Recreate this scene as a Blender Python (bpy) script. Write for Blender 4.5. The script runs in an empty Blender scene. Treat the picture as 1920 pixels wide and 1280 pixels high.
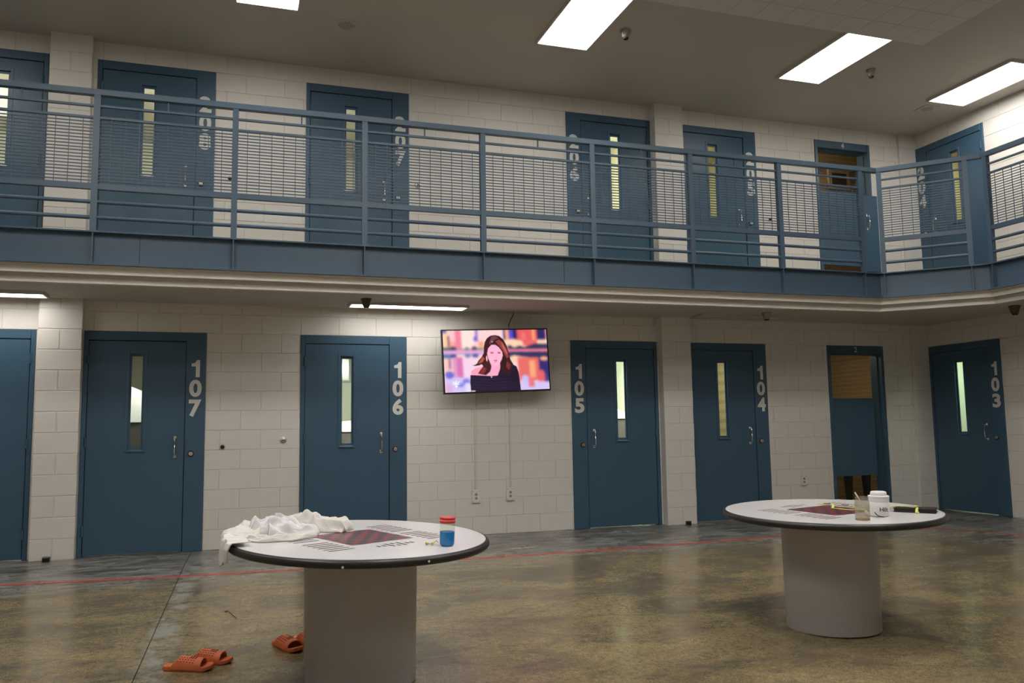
import bpy, math, random
import numpy as np
from mathutils import Vector, Matrix, Euler
R = math.radians
random.seed(7)
scene = bpy.context.scene
col = scene.collection

# ------------------------------------------------------------------ camera
cam_d = bpy.data.cameras.new('camera'); cam = bpy.data.objects.new('camera', cam_d); col.objects.link(cam)
CAM = Vector((0, -9.2990, 1.1951)); yaw, pitch, roll, foc = 0.320889, 0.103029, -0.015390, 1572.46
fw = Vector((math.sin(yaw)*math.cos(pitch), math.cos(yaw)*math.cos(pitch), math.sin(pitch)))
rt = Vector((math.cos(yaw), -math.sin(yaw), 0)); up = rt.cross(fw)
r2 = rt*math.cos(roll) + up*math.sin(roll); u2 = -rt*math.sin(roll) + up*math.cos(roll)
m = Matrix((r2, u2, -fw)).transposed().to_4x4(); m.translation = CAM
cam.matrix_world = m
cam_d.sensor_width = 36; cam_d.lens = foc*36/1920; cam_d.clip_start = .05; cam_d.clip_end = 60
scene.camera = cam

# ------------------------------------------------------------------ world, exposure
w = bpy.data.worlds.new('world'); scene.world = w; w.use_nodes = True
w.node_tree.nodes['Background'].inputs[0].default_value = (.02, .02, .02, 1)
w.node_tree.nodes['Background'].inputs[1].default_value = .2
scene.view_settings.view_transform = 'Standard'
scene.view_settings.look = 'None'
scene.view_settings.exposure = 0.80
scene.view_settings.gamma = 1
scene.view_settings.use_curve_mapping = False

MAIN_E = 9.0      # radiance of the 2x4 ceiling troffers
LOW_E = 8.0        # fixtures below the balcony
CELL_E = 17.0

# ------------------------------------------------------------------ material helpers
MATS = {}
def mat(name, color=(.5, .5, .5), rough=.5, metal=0, spec=.5, noise=0, nscale=20, bump=0, bscale=60, coat=0, emit=None, estr=0, trans=0, alpha=1, ior=1.45):
    if name in MATS: return MATS[name]
    m = bpy.data.materials.new(name); m.use_nodes = True; nt = m.node_tree; p = nt.nodes['Principled BSDF']
    p.inputs['Base Color'].default_value = (*color, 1); p.inputs['Roughness'].default_value = rough
    p.inputs['Metallic'].default_value = metal; p.inputs['Specular IOR Level'].default_value = spec
    p.inputs['Coat Weight'].default_value = coat; p.inputs['Transmission Weight'].default_value = trans; p.inputs['IOR'].default_value = ior
    p.inputs['Alpha'].default_value = alpha
    if emit: p.inputs['Emission Color'].default_value = (*emit, 1); p.inputs['Emission Strength'].default_value = estr
    if noise or bump:
        tc = nt.nodes.new('ShaderNodeTexCoord')
    if noise:
        n = nt.nodes.new('ShaderNodeTexNoise'); n.inputs['Scale'].default_value = nscale; n.inputs['Detail'].default_value = 6
        nt.links.new(tc.outputs['Object'], n.inputs['Vector'])
        mx = nt.nodes.new('ShaderNodeMix'); mx.data_type = 'RGBA'
        mx.inputs['A'].default_value = (*[c*(1-noise) for c in color], 1); mx.inputs['B'].default_value = (*[min(1, c*(1+noise)) for c in color], 1)
        nt.links.new(n.outputs['Fac'], mx.inputs['Factor']); nt.links.new(mx.outputs['Result'], p.inputs['Base Color'])
    if bump:
        n2 = nt.nodes.new('ShaderNodeTexNoise'); n2.inputs['Scale'].default_value = bscale; n2.inputs['Detail'].default_value = 4
        nt.links.new(tc.outputs['Object'], n2.inputs['Vector'])
        b = nt.nodes.new('ShaderNodeBump'); b.inputs['Strength'].default_value = bump; b.inputs['Distance'].default_value = .004
        nt.links.new(n2.outputs['Fac'], b.inputs['Height']); nt.links.new(b.outputs['Normal'], p.inputs['Normal'])
    MATS[name] = m; return m

WALLC = (.65, .620, .572)
M_block = mat('painted_block', WALLC, .48, noise=.035, nscale=9, bump=.35, bscale=90)
M_mortar = mat('painted_mortar', (.60, .575, .53), .55)
M_plaster = mat('soffit_plaster', (.66, .625, .56), .6, noise=.03, nscale=3)
M_ceil = mat('ceiling_plaster', (.52, .485, .43), .75, noise=.03, nscale=2)
M_door = mat('door_blue_enamel', (.040, .090, .142), .38, noise=.05, nscale=40, bump=.12, bscale=160)
M_rail = mat('railing_blue_enamel', (.062, .102, .150), .42, noise=.05, nscale=12)
M_gap = mat('dark_gap', (.008, .01, .012), .8)
M_chrome = mat('satin_chrome', (.62, .60, .56), .26, metal=1)
M_brass = mat('dull_brass', (.58, .52, .46), .35, metal=1)
M_white = mat('white_lettering', (.62, .60, .56), .5)
M_black = mat('black_plastic', (.008, .008, .009), .35)
M_glass = bpy.data.materials.new('window_glass'); M_glass.use_nodes = True
nt = M_glass.node_tree; nt.nodes.clear()
o_ = nt.nodes.new('ShaderNodeOutputMaterial'); tr = nt.nodes.new('ShaderNodeBsdfTransparent'); gl = nt.nodes.new('ShaderNodeBsdfGlossy'); mx = nt.nodes.new('ShaderNodeMixShader')
tr.inputs[0].default_value = (.95, .97, .93, 1); gl.inputs['Roughness'].default_value = .03; mx.inputs[0].default_value = .03
nt.links.new(tr.outputs[0], mx.inputs[1]); nt.links.new(gl.outputs[0], mx.inputs[2]); nt.links.new(mx.outputs[0], o_.inputs[0])
def emat(name, c, s):
    if name in MATS: return MATS[name]
    m = bpy.data.materials.new(name); m.use_nodes = True; nt = m.node_tree; nt.nodes.clear()
    o = nt.nodes.new('ShaderNodeOutputMaterial'); e = nt.nodes.new('ShaderNodeEmission')
    e.inputs[0].default_value = (*c, 1); e.inputs[1].default_value = s; nt.links.new(e.outputs[0], o.inputs[0])
    MATS[name] = m; return m

# floor: stained, sealed concrete
def floor_mat():
    m = bpy.data.materials.new('sealed_concrete'); m.use_nodes = True; nt = m.node_tree; p = nt.nodes['Principled BSDF']
    N = nt.nodes.new; L = nt.links.new
    tc = N('ShaderNodeTexCoord'); sep = N('ShaderNodeSeparateXYZ'); L(tc.outputs['Object'], sep.inputs[0])
    def noise(sc, det, rough=.6, stretch=None, dist=0):
        n = N('ShaderNodeTexNoise'); n.inputs['Scale'].default_value = sc; n.inputs['Detail'].default_value = det; n.inputs['Roughness'].default_value = rough; n.inputs['Distortion'].default_value = dist
        if stretch:
            mp = N('ShaderNodeMapping'); mp.inputs['Scale'].default_value = stretch; L(tc.outputs['Object'], mp.inputs[0]); L(mp.outputs[0], n.inputs['Vector'])
        else: L(tc.outputs['Object'], n.inputs['Vector'])
        return n.outputs['Fac']
    def ramp(src, stops):
        r = N('ShaderNodeValToRGB'); e = r.color_ramp.elements
        e[0].position, e[0].color = stops[0][0], (*stops[0][1], 1); e[1].position, e[1].color = stops[-1][0], (*stops[-1][1], 1)
        for q, c in stops[1:-1]:
            k = e.new(q); k.color = (*c, 1)
        L(src, r.inputs[0]); return r.outputs[0]
    def mixc(f, a, b, mode='MIX'):
        k = N('ShaderNodeMix'); k.data_type = 'RGBA'; k.blend_type = mode
        if isinstance(f, float): k.inputs['Factor'].default_value = f
        else: L(f, k.inputs['Factor'])
        for nm, v in (('A', a), ('B', b)):
            if isinstance(v, tuple): k.inputs[nm].default_value = (*v, 1)
            else: L(v, k.inputs[nm])
        return k.outputs['Result']
    def math_(op, a, b=None, clamp=False):
        k = N('ShaderNodeMath'); k.operation = op; k.use_clamp = clamp
        for i, v in enumerate((a, b)):
            if v is None: continue
            if isinstance(v, (int, float)): k.inputs[i].default_value = v
            else: L(v, k.inputs[i])
        return k.outputs[0]
    def mr(v, a, b, c=0, d=1):
        k = N('ShaderNodeMapRange'); L(v, k.inputs[0]); k.inputs[1].default_value = a; k.inputs[2].default_value = b; k.inputs[3].default_value = c; k.inputs[4].default_value = d; k.interpolation_type = 'SMOOTHSTEP'
        return k.outputs[0]
    base = ramp(noise(1.5, 10, .66, (1, 1.25, 1), .25), [(.30, (.115, .090, .052)), (.46, (.182, .141, .078)), (.62, (.235, .182, .096)), (.76, (.170, .140, .090))])
    fine = ramp(noise(26, 8, .75), [(.3, (.62, .62, .62)), (.5, (1, 1, 1)), (.75, (1.35, 1.33, 1.28))])
    c = mixc(1.0, base, fine, 'MULTIPLY')
    c = mixc(1.0, c, ramp(noise(110, 4, .7), [(.36, (.62, .62, .62)), (.5, (1, 1, 1)), (.66, (1.4, 1.38, 1.32))]), 'MULTIPLY')
    # dark smeary scuffs, running across the room
    sc = ramp(noise(1.7, 11, .70, (.8, 1.6, 1), .8), [(.48, (0, 0, 0)), (.66, (1, 1, 1))])
    scf = N('ShaderNodeRGBToBW'); L(sc, scf.inputs[0])
    c = mixc(math_('MULTIPLY', scf.outputs[0], .72), c, (.060, .052, .041))
    # grey band next to the walls
    yy = math_('ADD', sep.outputs['Y'], math_('MULTIPLY', noise(1.7, 5), .9))
    fy = mr(yy, -1.55, -.75)
    xx = math_('ADD', sep.outputs['X'], math_('MULTIPLY', noise(1.3, 5), .9))
    fx = mr(xx, 7.3, 8.5)
    f = math_('MAXIMUM', fy, fx)
    grey = ramp(noise(3.2, 11, .80, (.7, 2.4, 1), 1.2), [(.40, (.045, .041, .034)), (.47, (.095, .088, .075)), (.52, (.19, .183, .165)), (.56, (.34, .335, .315)), (.61, (.20, .195, .18)), (.66, (.10, .095, .085))])
    c = mixc(math_('MULTIPLY', f, .92), c, grey)
    # pale haze strip beside the red line
    py = math_('ABSOLUTE', math_('ADD', yy, 1.10)); pf = mr(py, .0, .55, 1, 0)
    pn = mr(noise(3.2, 6, .7, (1, 2.5, 1)), .45, .62)
    c = mixc(math_('MULTIPLY', math_('MULTIPLY', pf, pn), .45), c, (.30, .30, .28))
    # pale repair along the saw cut
    jx = math_('ADD', sep.outputs['X'], math_('MULTIPLY', sep.outputs['Y'], -.0237))
    jd = math_('ADD', jx, .30); jd = math_('ABSOLUTE', math_('ADD', jd, math_('MULTIPLY', math_('SUBTRACT', noise(5, 5), .5), .16)))
    jf = mr(jd, .02, .13, 1, 0); jn = mr(noise(4.5, 7, .7), .42, .6)
    c = mixc(math_('MULTIPLY', math_('MULTIPLY', jf, jn), .65), c, (.33, .33, .31))
    # white flecks
    fl = mr(noise(55, 3, .6), .70, .76); c = mixc(math_('MULTIPLY', fl, .25), c, (.36, .35, .32))
    L(c, p.inputs['Base Color'])
    rr = math_('ADD', mr(noise(2.2, 6), .3, .7, .16, .27), math_('MULTIPLY', f, .10)); L(rr, p.inputs['Roughness'])
    p.inputs['Specular IOR Level'].default_value = .5
    b = N('ShaderNodeBump'); b.inputs['Strength'].default_value = .25; b.inputs['Distance'].default_value = .003; L(noise(14, 6), b.inputs['Height']); L(b.outputs[0], p.inputs['Normal'])
    return m
M_floor = floor_mat()

# ------------------------------------------------------------------ mesh helpers
class MB:
    def __init__(s): s.v = []; s.f = []; s.mi = []
    def quad(s, pts, k=0):
        i = len(s.v); s.v += [tuple(p) for p in pts]; s.f.append(tuple(range(i, i+len(pts)))); s.mi.append(k); return s
    def box(s, x0, x1, y0, y1, z0, z1, k=0):
        i = len(s.v)
        s.v += [(x0, y0, z0), (x1, y0, z0), (x1, y1, z0), (x0, y1, z0), (x0, y0, z1), (x1, y0, z1), (x1, y1, z1), (x0, y1, z1)]
        for f in ((0, 3, 2, 1), (4, 5, 6, 7), (0, 1, 5, 4), (1, 2, 6, 5), (2, 3, 7, 6), (3, 0, 4, 7)): s.f.append(tuple(i+a for a in f)); s.mi.append(k)
        return s
    def bbox(s, x0, x1, y0, y1, z0, z1, b=.003, k=0):
        """box with its front (low y) edges chamfered"""
        i = len(s.v)
        s.v += [(x0, y1, z0), (x1, y1, z0), (x1, y1, z1), (x0, y1, z1), (x0, y0+b, z0), (x1, y0+b, z0), (x1, y0+b, z1), (x0, y0+b, z1),
                (x0+b, y0, z0+b), (x1-b, y0, z0+b), (x1-b, y0, z1-b), (x0+b, y0, z1-b)]
        for f in ((0, 3, 2, 1), (0, 1, 5, 4), (1, 2, 6, 5), (2, 3, 7, 6), (3, 0, 4, 7), (4, 5, 9, 8), (5, 6, 10, 9), (6, 7, 11, 10), (7, 4, 8, 11), (8, 9, 10, 11)):
            s.f.append(tuple(i+a for a in f)); s.mi.append(k)
        return s
    def prism(s, poly, z0, z1, k=0):
        i = len(s.v); n = len(poly)
        s.v += [(x, y, z0) for x, y in poly] + [(x, y, z1) for x, y in poly]
        s.f.append(tuple(i+a for a in reversed(range(n)))); s.f.append(tuple(i+n+a for a in range(n))); s.mi += [k, k]
        for a in range(n):
            b = (a+1) % n; s.f.append((i+a, i+b, i+n+b, i+n+a)); s.mi.append(k)
        return s
    def lathe(s, prof, n=24, c=(0, 0, 0), axis='z', k=0, cap=True):
        i = len(s.v)
        for r, h in prof:
            for a in range(n):
                t = 2*math.pi*a/n; x, y = r*math.cos(t), r*math.sin(t)
                if axis == 'z': s.v.append((c[0]+x, c[1]+y, c[2]+h))
                else: s.v.append((c[0]+x, c[1]-h, c[2]+y))      # axis toward -y (out of a wall)
        for j in range(len(prof)-1):
            for a in range(n):
                b = (a+1) % n
                s.f.append((i+j*n+a, i+j*n+b, i+(j+1)*n+b, i+(j+1)*n+a)); s.mi.append(k)
        if cap:
            s.f.append(tuple(i+a for a in reversed(range(n)))); s.f.append(tuple(i+(len(prof)-1)*n+a for a in range(n))); s.mi += [k, k]
        return s
    def tube(s, pts, r, n=8, k=0, flat=1.0):
        pts = [Vector(p) for p in pts]; i = len(s.v); m_ = len(pts); up = Vector((0, 0, 1))
        for j, p in enumerate(pts):
            d = (pts[min(j+1, m_-1)] - pts[max(j-1, 0)]).normalized()
            a = d.cross(up)
            if a.length < 1e-3: a = d.cross(Vector((0, 1, 0)))
            a.normalize(); b = a.cross(d)
            rr = r[j] if isinstance(r, (list, tuple)) else r
            for q in range(n):
                t = 2*math.pi*q/n; s.v.append(tuple(p + a*rr*math.cos(t) + b*rr*flat*math.sin(t)))
        for j in range(m_-1):
            for q in range(n):
                q2 = (q+1) % n; s.f.append((i+j*n+q, i+j*n+q2, i+(j+1)*n+q2, i+(j+1)*n+q)); s.mi.append(k)
        s.f.append(tuple(i+q for q in reversed(range(n)))); s.f.append(tuple(i+(m_-1)*n+q for q in range(n))); s.mi += [k, k]
        return s
    def xf(s, fn): s.v = [tuple(fn(*p)) for p in s.v]; return s
    def mesh(s, name, mats):
        me = bpy.data.meshes.new(name); me.from_pydata(s.v, [], s.f)
        for m_ in (mats if isinstance(mats, (list, tuple)) else [mats]): me.materials.append(m_)
        me.polygons.foreach_set('material_index', s.mi); me.update(); return me
    def build(s, name, mats, parent=None, loc=None, smooth=False):
        me = s.mesh(name, mats)
        if smooth:
            me.polygons.foreach_set('use_smooth', [True]*len(me.polygons)); me.set_sharp_from_angle(angle=R(38))
        return link(name, me, parent, loc)
def link(name, me, parent=None, loc=None, rot=None):
    o = bpy.data.objects.new(name, me); col.objects.link(o)
    if parent: o.parent = parent
    if loc: o.location = loc
    if rot: o.rotation_euler = rot
    return o
def tag(o, label=None, cat=None, group=None, kind=None):
    if label: o['label'] = label
    if cat: o['category'] = cat
    if group: o['group'] = group
    if kind: o['kind'] = kind
    return o
def empty(name, loc=(0, 0, 0), rot=(0, 0, 0), **k):
    o = bpy.data.objects.new(name, None); o.empty_display_size = .1; col.objects.link(o); o.location = loc; o.rotation_euler = rot
    return tag(o, **k)
def structure(o, label=None): 
    o['kind'] = 'structure'
    if label: o['label'] = label
    return o
def copy_tree(o, parent=None):
    c = o.copy(); col.objects.link(c)
    if parent: c.parent = parent
    for ch in list(o.children): copy_tree(ch, c)
    return c
def text_mesh(s, size, bold=0.0, extrude=.001, sx=1.0):
    cu = bpy.data.curves.new('txt', 'FONT'); cu.body = s; cu.size = size; cu.extrude = extrude; cu.offset = bold; cu.align_x = 'CENTER'; cu.align_y = 'CENTER'; cu.resolution_u = 5
    o = bpy.data.objects.new('txt', cu); col.objects.link(o)
    bpy.context.view_layer.update()
    me = bpy.data.meshes.new_from_object(o.evaluated_get(bpy.context.evaluated_depsgraph_get()))
    bpy.data.objects.remove(o); bpy.data.curves.remove(cu)
    xs = [v.co.x for v in me.vertices]; ys = [v.co.y for v in me.vertices]
    cx, cy = (min(xs)+max(xs))/2, (min(ys)+max(ys))/2
    for v in me.vertices: v.co = ((v.co.x-cx)*sx, -v.co.z, v.co.y-cy)      # upright on a wall, facing -y
    me.materials.clear(); me.materials.append(M_white)
    return me

H = .2032
ZU = 14*H            # upper floor level
ZC = 5.278           # main ceiling
XR = 9.2335          # right wall plane
SL = .031
def fz(y): return SL*min(0, y+1.0)       # floor falls away from the cells to a drain
# balcony edge path, offset d toward the walls
YB, XB = -1.54, 7.87
T = math.tan(R(22.5))
def edge(d): return [(-6.2, YB+d), (7.12+d*T, YB+d), (XB+d, -2.29+d*T), (XB+d, -8.0)]

# ------------------------------------------------------------------ floor
fb = MB()
for a, b in ((.3, -1.0), (-1.0, -12.4)):
    fb.quad([(-6.4, b, fz(b)-.012), (9.6, b, fz(b)-.012), (9.6, a, fz(a)-.012), (-6.4, a, fz(a)-.012)])
flo = structure(fb.build('floor', M_gap))
def slab(xa, xb_):     # xa/xb functions of y
    s = MB()
    ys = [2.6, .3, -1.0, -12.4]
    for i in range(3):
        a, b = ys[i], ys[i+1]
        s.quad([(xa(b), b, fz(b)), (xb_(b), b, fz(b)), (xb_(a), a, fz(a)), (xa(a), a, fz(a))])
        s.quad([(xb_(b), b, fz(b)), (xb_(b), b, fz(b)-.012), (xb_(a), a, fz(a)-.012), (xb_(a), a, fz(a))])
        s.quad([(xa(b), b, fz(b)-.012), (xa(b), b, fz(b)), (xa(a), a, fz(a)), (xa(a), a, fz(a)-.012)])
    return s
jn = lambda y: -.378 + .0237*y
slab(lambda y: -6.4, lambda y: jn(y)-.003).build('concrete_slab', M_floor, flo)
slab(lambda y: jn(y)+.003, lambda y: 12.0).build('concrete_slab', M_floor, flo)
M_red = mat('red_floor_paint', (.48, .055, .04), .4, noise=.25, nscale=15)
rp = [(-6, -1.2), (-1.78, -1.345), (-.38, -1.475), (.57, -1.52), (2.2, -1.54), (3.17, -1.555), (5.48, -1.43), (7.3, -1.46), (7.75, -1.68), (7.98, -1.98), (8.10, -2.3), (8.14, -3.2), (8.2, -8)]
rm = MB()
for (xa, ya), (xb_, yb) in zip(rp, rp[1:]):
    d = Vector((xb_-xa, yb-ya)).normalized(); n = Vector((-d.y, d.x))*.027
    rm.quad([(xa-n.x, ya-n.y, fz(ya-n.y)+.0012), (xb_-n.x, yb-n.y, fz(yb-n.y)+.0012), (xb_+n.x, yb+n.y, fz(yb+n.y)+.0012), (xa+n.x, ya+n.y, fz(ya+n.y)+.0012)])
o = rm.build('floor_line', M_red); o.parent = flo; o['label'] = 'thin red painted line on the concrete'

# ------------------------------------------------------------------ block walls
BLK = {}
def block_mesh(wd, h):
    k = (round(wd, 3), round(h, 3))
    if k not in BLK: BLK[k] = MB().bbox(0, wd, -.0020, .006, 0, h, .0028).mesh('concrete_block', M_block)
    return BLK[k]
def course_blocks(parent, u0, u1, z0, z1, openings, off, J=.0052):
    k0 = int(math.floor(z0/H+.001)); k1 = int(math.ceil(z1/H-.001))
    for k in range(k0, k1):
        za, zb = max(k*H, z0), min((k+1)*H, z1)
        if zb-za < .03: continue
        # subtract openings
        segs = [(u0, u1)]
        for (a, b, c, d) in openings:
            if c < zb-.03 and d > za+.03:
                ns = []
                for s, e in segs:
                    if b <= s or a >= e: ns.append((s, e)); continue
                    if a > s: ns.append((s, a))
                    if b < e: ns.append((b, e))
                segs = ns
        for s, e in segs:
            st = off(k, s); u = st + math.floor((s-st)/.4064)*.4064
            while u < e:
                a, b = max(u, s), min(u+.4064, e); u += .4064
                if b-a < .03: continue
                link('concrete_block', block_mesh(b-a-J, zb-za-J), parent, (a+J/2, 0, za+J/2))
def backing(u0, u1, z0, z1, openings, y0=.003, y1=.2):
    """wall mass with rectangular holes"""
    s = MB(); xs = sorted({u0, u1, *[max(u0, min(u1, v)) for o_ in openings for v in o_[:2]]})
    for a, b in zip(xs, xs[1:]):
        if b-a < 1e-4: continue
        mid = (a+b)/2; holes = sorted((c, d) for (p, q, c, d) in openings if p < mid < q)
        z = z0
        for c, d in holes:
            c, d = max(c, z0), min(d, z1)
            if c > z: s.box(a, b, y0, y1, z, c)
            z = max(z, d)
        if z < z1: s.box(a, b, y0, y1, z, z1)
    return s

# doors: (name, u0, width, z0, kind, number, mirrored)  u along the wall
W0 = 1.155
back_low = [('108', -3.020, 0), ('107', -1.436, 0), ('106', .680, 0), ('105', 3.828, 1), ('104', 5.410, 0)]
low_open = [(-3.020, -1.865, 0, 11*H), (-1.436, -.281, 0, 11*H), (.680, 1.835, 0, 11*H), (3.828, 4.983, 0, 11*H), (5.410, 6.565, 0, 11*H), (7.534, 8.456, 0, 11*H)]
up_open = [(-3.010, -1.855, ZU, 25*H), (-1.400, -.245, ZU, 25*H), (.712, 1.867, ZU, 25*H), (3.833, 4.988, ZU, 25*H), (5.400, 6.555, ZU, 25*H), (7.510, 8.432, ZU, 25*H)]
def off_low(k, u):
    if u > 1.8: return .352 if k % 2 else .148
    return .273 if k % 2 else .070
wall_b = structure(backing(-6.2, XR+.2, -.3, 2.66, [(a, b, -1, d) for a, b, c, d in low_open]).build('wall_back', M_mortar))
course_blocks(wall_b, -3.4, XR, 0, 2.60, low_open, off_low)
wall_b2 = structure(backing(-6.2, XR+.2, 2.66, ZC+.1, up_open).build('wall_back_upper', M_mortar))
course_blocks(wall_b2, -3.4, XR, ZU, ZC, up_open, off_low)
# right wall: local x = distance from the corner toward the camera, local y = into the wall
RZ = (0, 0, R(-90))
rlow = [(.022, .022+W0, 0, 11*H)]; rup = [(.015, .015+W0, ZU, 25*H)]
wall_r = structure(backing(0, 12.4, -.6, 2.66, [(a, b, -1, d) for a, b, c, d in rlow]).build('wall_right', M_mortar)); wall_r.location = (XR, 0, 0); wall_r.rotation_euler = RZ
course_blocks(wall_r, .0, 3.6, -.0, 2.60, rlow, lambda k, u: .203*(k % 2))
# the sloping floor uncovers a strip below the first course beyond the walkway
wall_r2 = structure(backing(0, 12.4, 2.66, ZC+.1, rup).build('wall_right_upper', M_mortar)); wall_r2.location = (XR, 0, 0); wall_r2.rotation_euler = RZ
course_blocks(wall_r2, 0, 3.6, ZU, ZC, rup, lambda k, u: .203*(k % 2))
structure(MB().box(-6.4, -6.2, -12.4, .2, -.6, ZC+.1).build('wall_left', M_block))
structure(MB().box(-6.4, XR+.2, -12.6, -12.4, -.6, ZC+.1).build('wall_front', M_block))

# pilasters (block piers)
def pilaster(x0, x1, dep, z0, z1, nm):
    p = structure(MB().box(x0+.004, x1-.004, -dep+.004, .0, z0, z1).build('wall_pier', M_mortar)); p['label'] = nm
    k = int(round(z0/H)); J = .0065
    while k*H < z1-.02:
        za, zb = k*H, min((k+1)*H, z1)
        xm = (x0+x1)/2
        parts = [(x0, x1)] if k % 2 else [(x0, xm), (xm, x1)]
        if x1-x0 < .37: parts = [(x0, x1)]
        for a, b in parts:
            key = ('p', round(b-a, 3), round(zb-za, 3), round(dep, 3))
            if key not in BLK: BLK[key] = MB().bbox(0, b-a-(J if (b-a) < .3 else 0), 0, dep, 0, zb-za-J, .004).mesh('pier_block', M_block)
            link('concrete_block', BLK[key], p, (a+(J/2 if a == xm else 0), -dep, za+J/2))
        k += 1
for z0, z1, fl_ in ((0, 2.56, 'ground floor'), (ZU, ZC, 'upper floor')):
    pilaster(-1.828, -1.438, .12, z0, z1, 'cream block pier between doors on the '+fl_)
    pilaster(5.000, 5.404, .12, z0, z1, 'cream block pier beside door 105 or 206, '+fl_)
    pilaster(8.93, XR, .032, z0, z1, 'cream block pier in the corner, '+fl_)

# ------------------------------------------------------------------ cells behind the doors
def cell(x0, z0, strength, tint, wallc, rot=0, y0=.2, depth=2.6, wd=1.75, name='cell'):
    """a lit room behind a door; local x along the wall, y into it"""
    m_ = mat('cell_wall_%d' % (int(wallc[0]*1000)+int(wallc[2]*10)), wallc, .6, noise=.03)
    s = MB(); a, b = x0-.28, x0-.28+wd; zt = z0+2.30; zb = z0 if z0 else -.0
    s.quad([(a, y0+depth, zb), (b, y0+depth, zb), (b, y0+depth, zt), (a, y0+depth, zt)])
    s.quad([(a, y0, zb), (a, y0+depth, zb), (a, y0+depth, zt), (a, y0, zt)]); s.quad([(b, y0+depth, zb), (b, y0, zb), (b, y0, zt), (b, y0+depth, zt)])
    s.quad([(a, y0, zt), (a, y0+depth, zt), (b, y0+depth, zt), (b, y0, zt)]); s.quad([(a, y0, zb+.002), (b, y0, zb+.002), (b, y0+depth, zb+.002), (a, y0+depth, zb+.002)], 1)
    o = structure(s.build('wall_cell', [m_, M_floor_plain])); o['label'] = name
    l = MB().box(a+.35, b-.35, y0+.04, y0+.34, zt-.045, zt-.005).build('light_panel', emat('cell_lamp_%d_%d' % (int(strength*100), int(tint[2]*100)), tint, strength), o)
    if rot: o.location = (XR, 0, 0); o.rotation_euler = RZ
    return o
M_floor_plain = mat('plain_concrete', (.24, .20, .15), .5, noise=.2, nscale=5)
GW = (.62, .61, .53)
warm = (1, .95, .82); neut = (1, .98, .92)
cell(-3.02, 0, CELL_E*0.85, warm, GW, name='cell behind the leftmost ground floor door')
c107 = cell(-1.436, 0, CELL_E*0.51, neut, (.50, .49, .38), name='cell behind door 107')
c106 = cell(.68, 0, CELL_E*1.61, neut, (.66, .68, .58), name='cell behind door 106')
c105 = cell(3.828, 0, CELL_E*2.04, neut, (.72, .72, .62), name='cell behind door 105')
cell(5.41, 0, CELL_E*0.94, (.93, 1, .80), (.52, .58, .44), name='cell behind door 104', wd=1.7)
cell(.022, 0, CELL_E*1.02, (.93, 1, .82), (.55, .62, .50), rot=1, name='cell behind door 103')
cell(-3.01, ZU, CELL_E*2.30, warm, GW, name='cell behind the leftmost upper door')
cell(-1.40, ZU, CELL_E*1.84, warm, GW, name='cell behind door 208')
cell(.712, ZU, CELL_E*1.43, warm, GW, name='cell behind door 207')
cell(3.833, ZU, CELL_E*2.30, neut, (.66, .66, .58), name='cell behind door 206')
cell(5.40, ZU, CELL_E*1.15, (1, .92, .62), (.56, .52, .34), name='cell behind door 205', wd=1.7)
cell(.015, ZU, CELL_E*0.83, (1, .92, .60), (.52, .48, .28), rot=1, name='cell behind door 204')

# ------------------------------------------------------------------ doors
DIG = {d: text_mesh(d, .245, .0100, .0008, 1.0) for d in '0234567'+'8'}
DIG['1'] = MB().quad([(.040, 0, -.089), (.040, 0, .089), (.008, 0, .089), (.000, 0, .068), (-.018, 0, .056), (-.042, 0, .052), (-.042, 0, .022), (.000, 0, .022), (.000, 0, -.089)]).mesh('digit_one', M_white)
def fit_digit(me, wd, h):
    if me.name.startswith('digit_one'): return
    xs = [v.co.x for v in me.vertices]; zs = [v.co.z for v in me.vertices]
    sx = wd/(max(xs)-min(xs)); sz = h/(max(zs)-min(zs))
    for v in me.vertices: v.co.x *= sx; v.co.z *= sz
for d, me in DIG.items(): fit_digit(me, .080 if d == '1' else .122, .178)
hinge_me = MB().lathe([(.012, 0), (.012, .10)], 8, (0, -.006, 0)).box(-.016, .0, -.006, .002, 0, .1).mesh('hinge', M_door)
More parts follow.
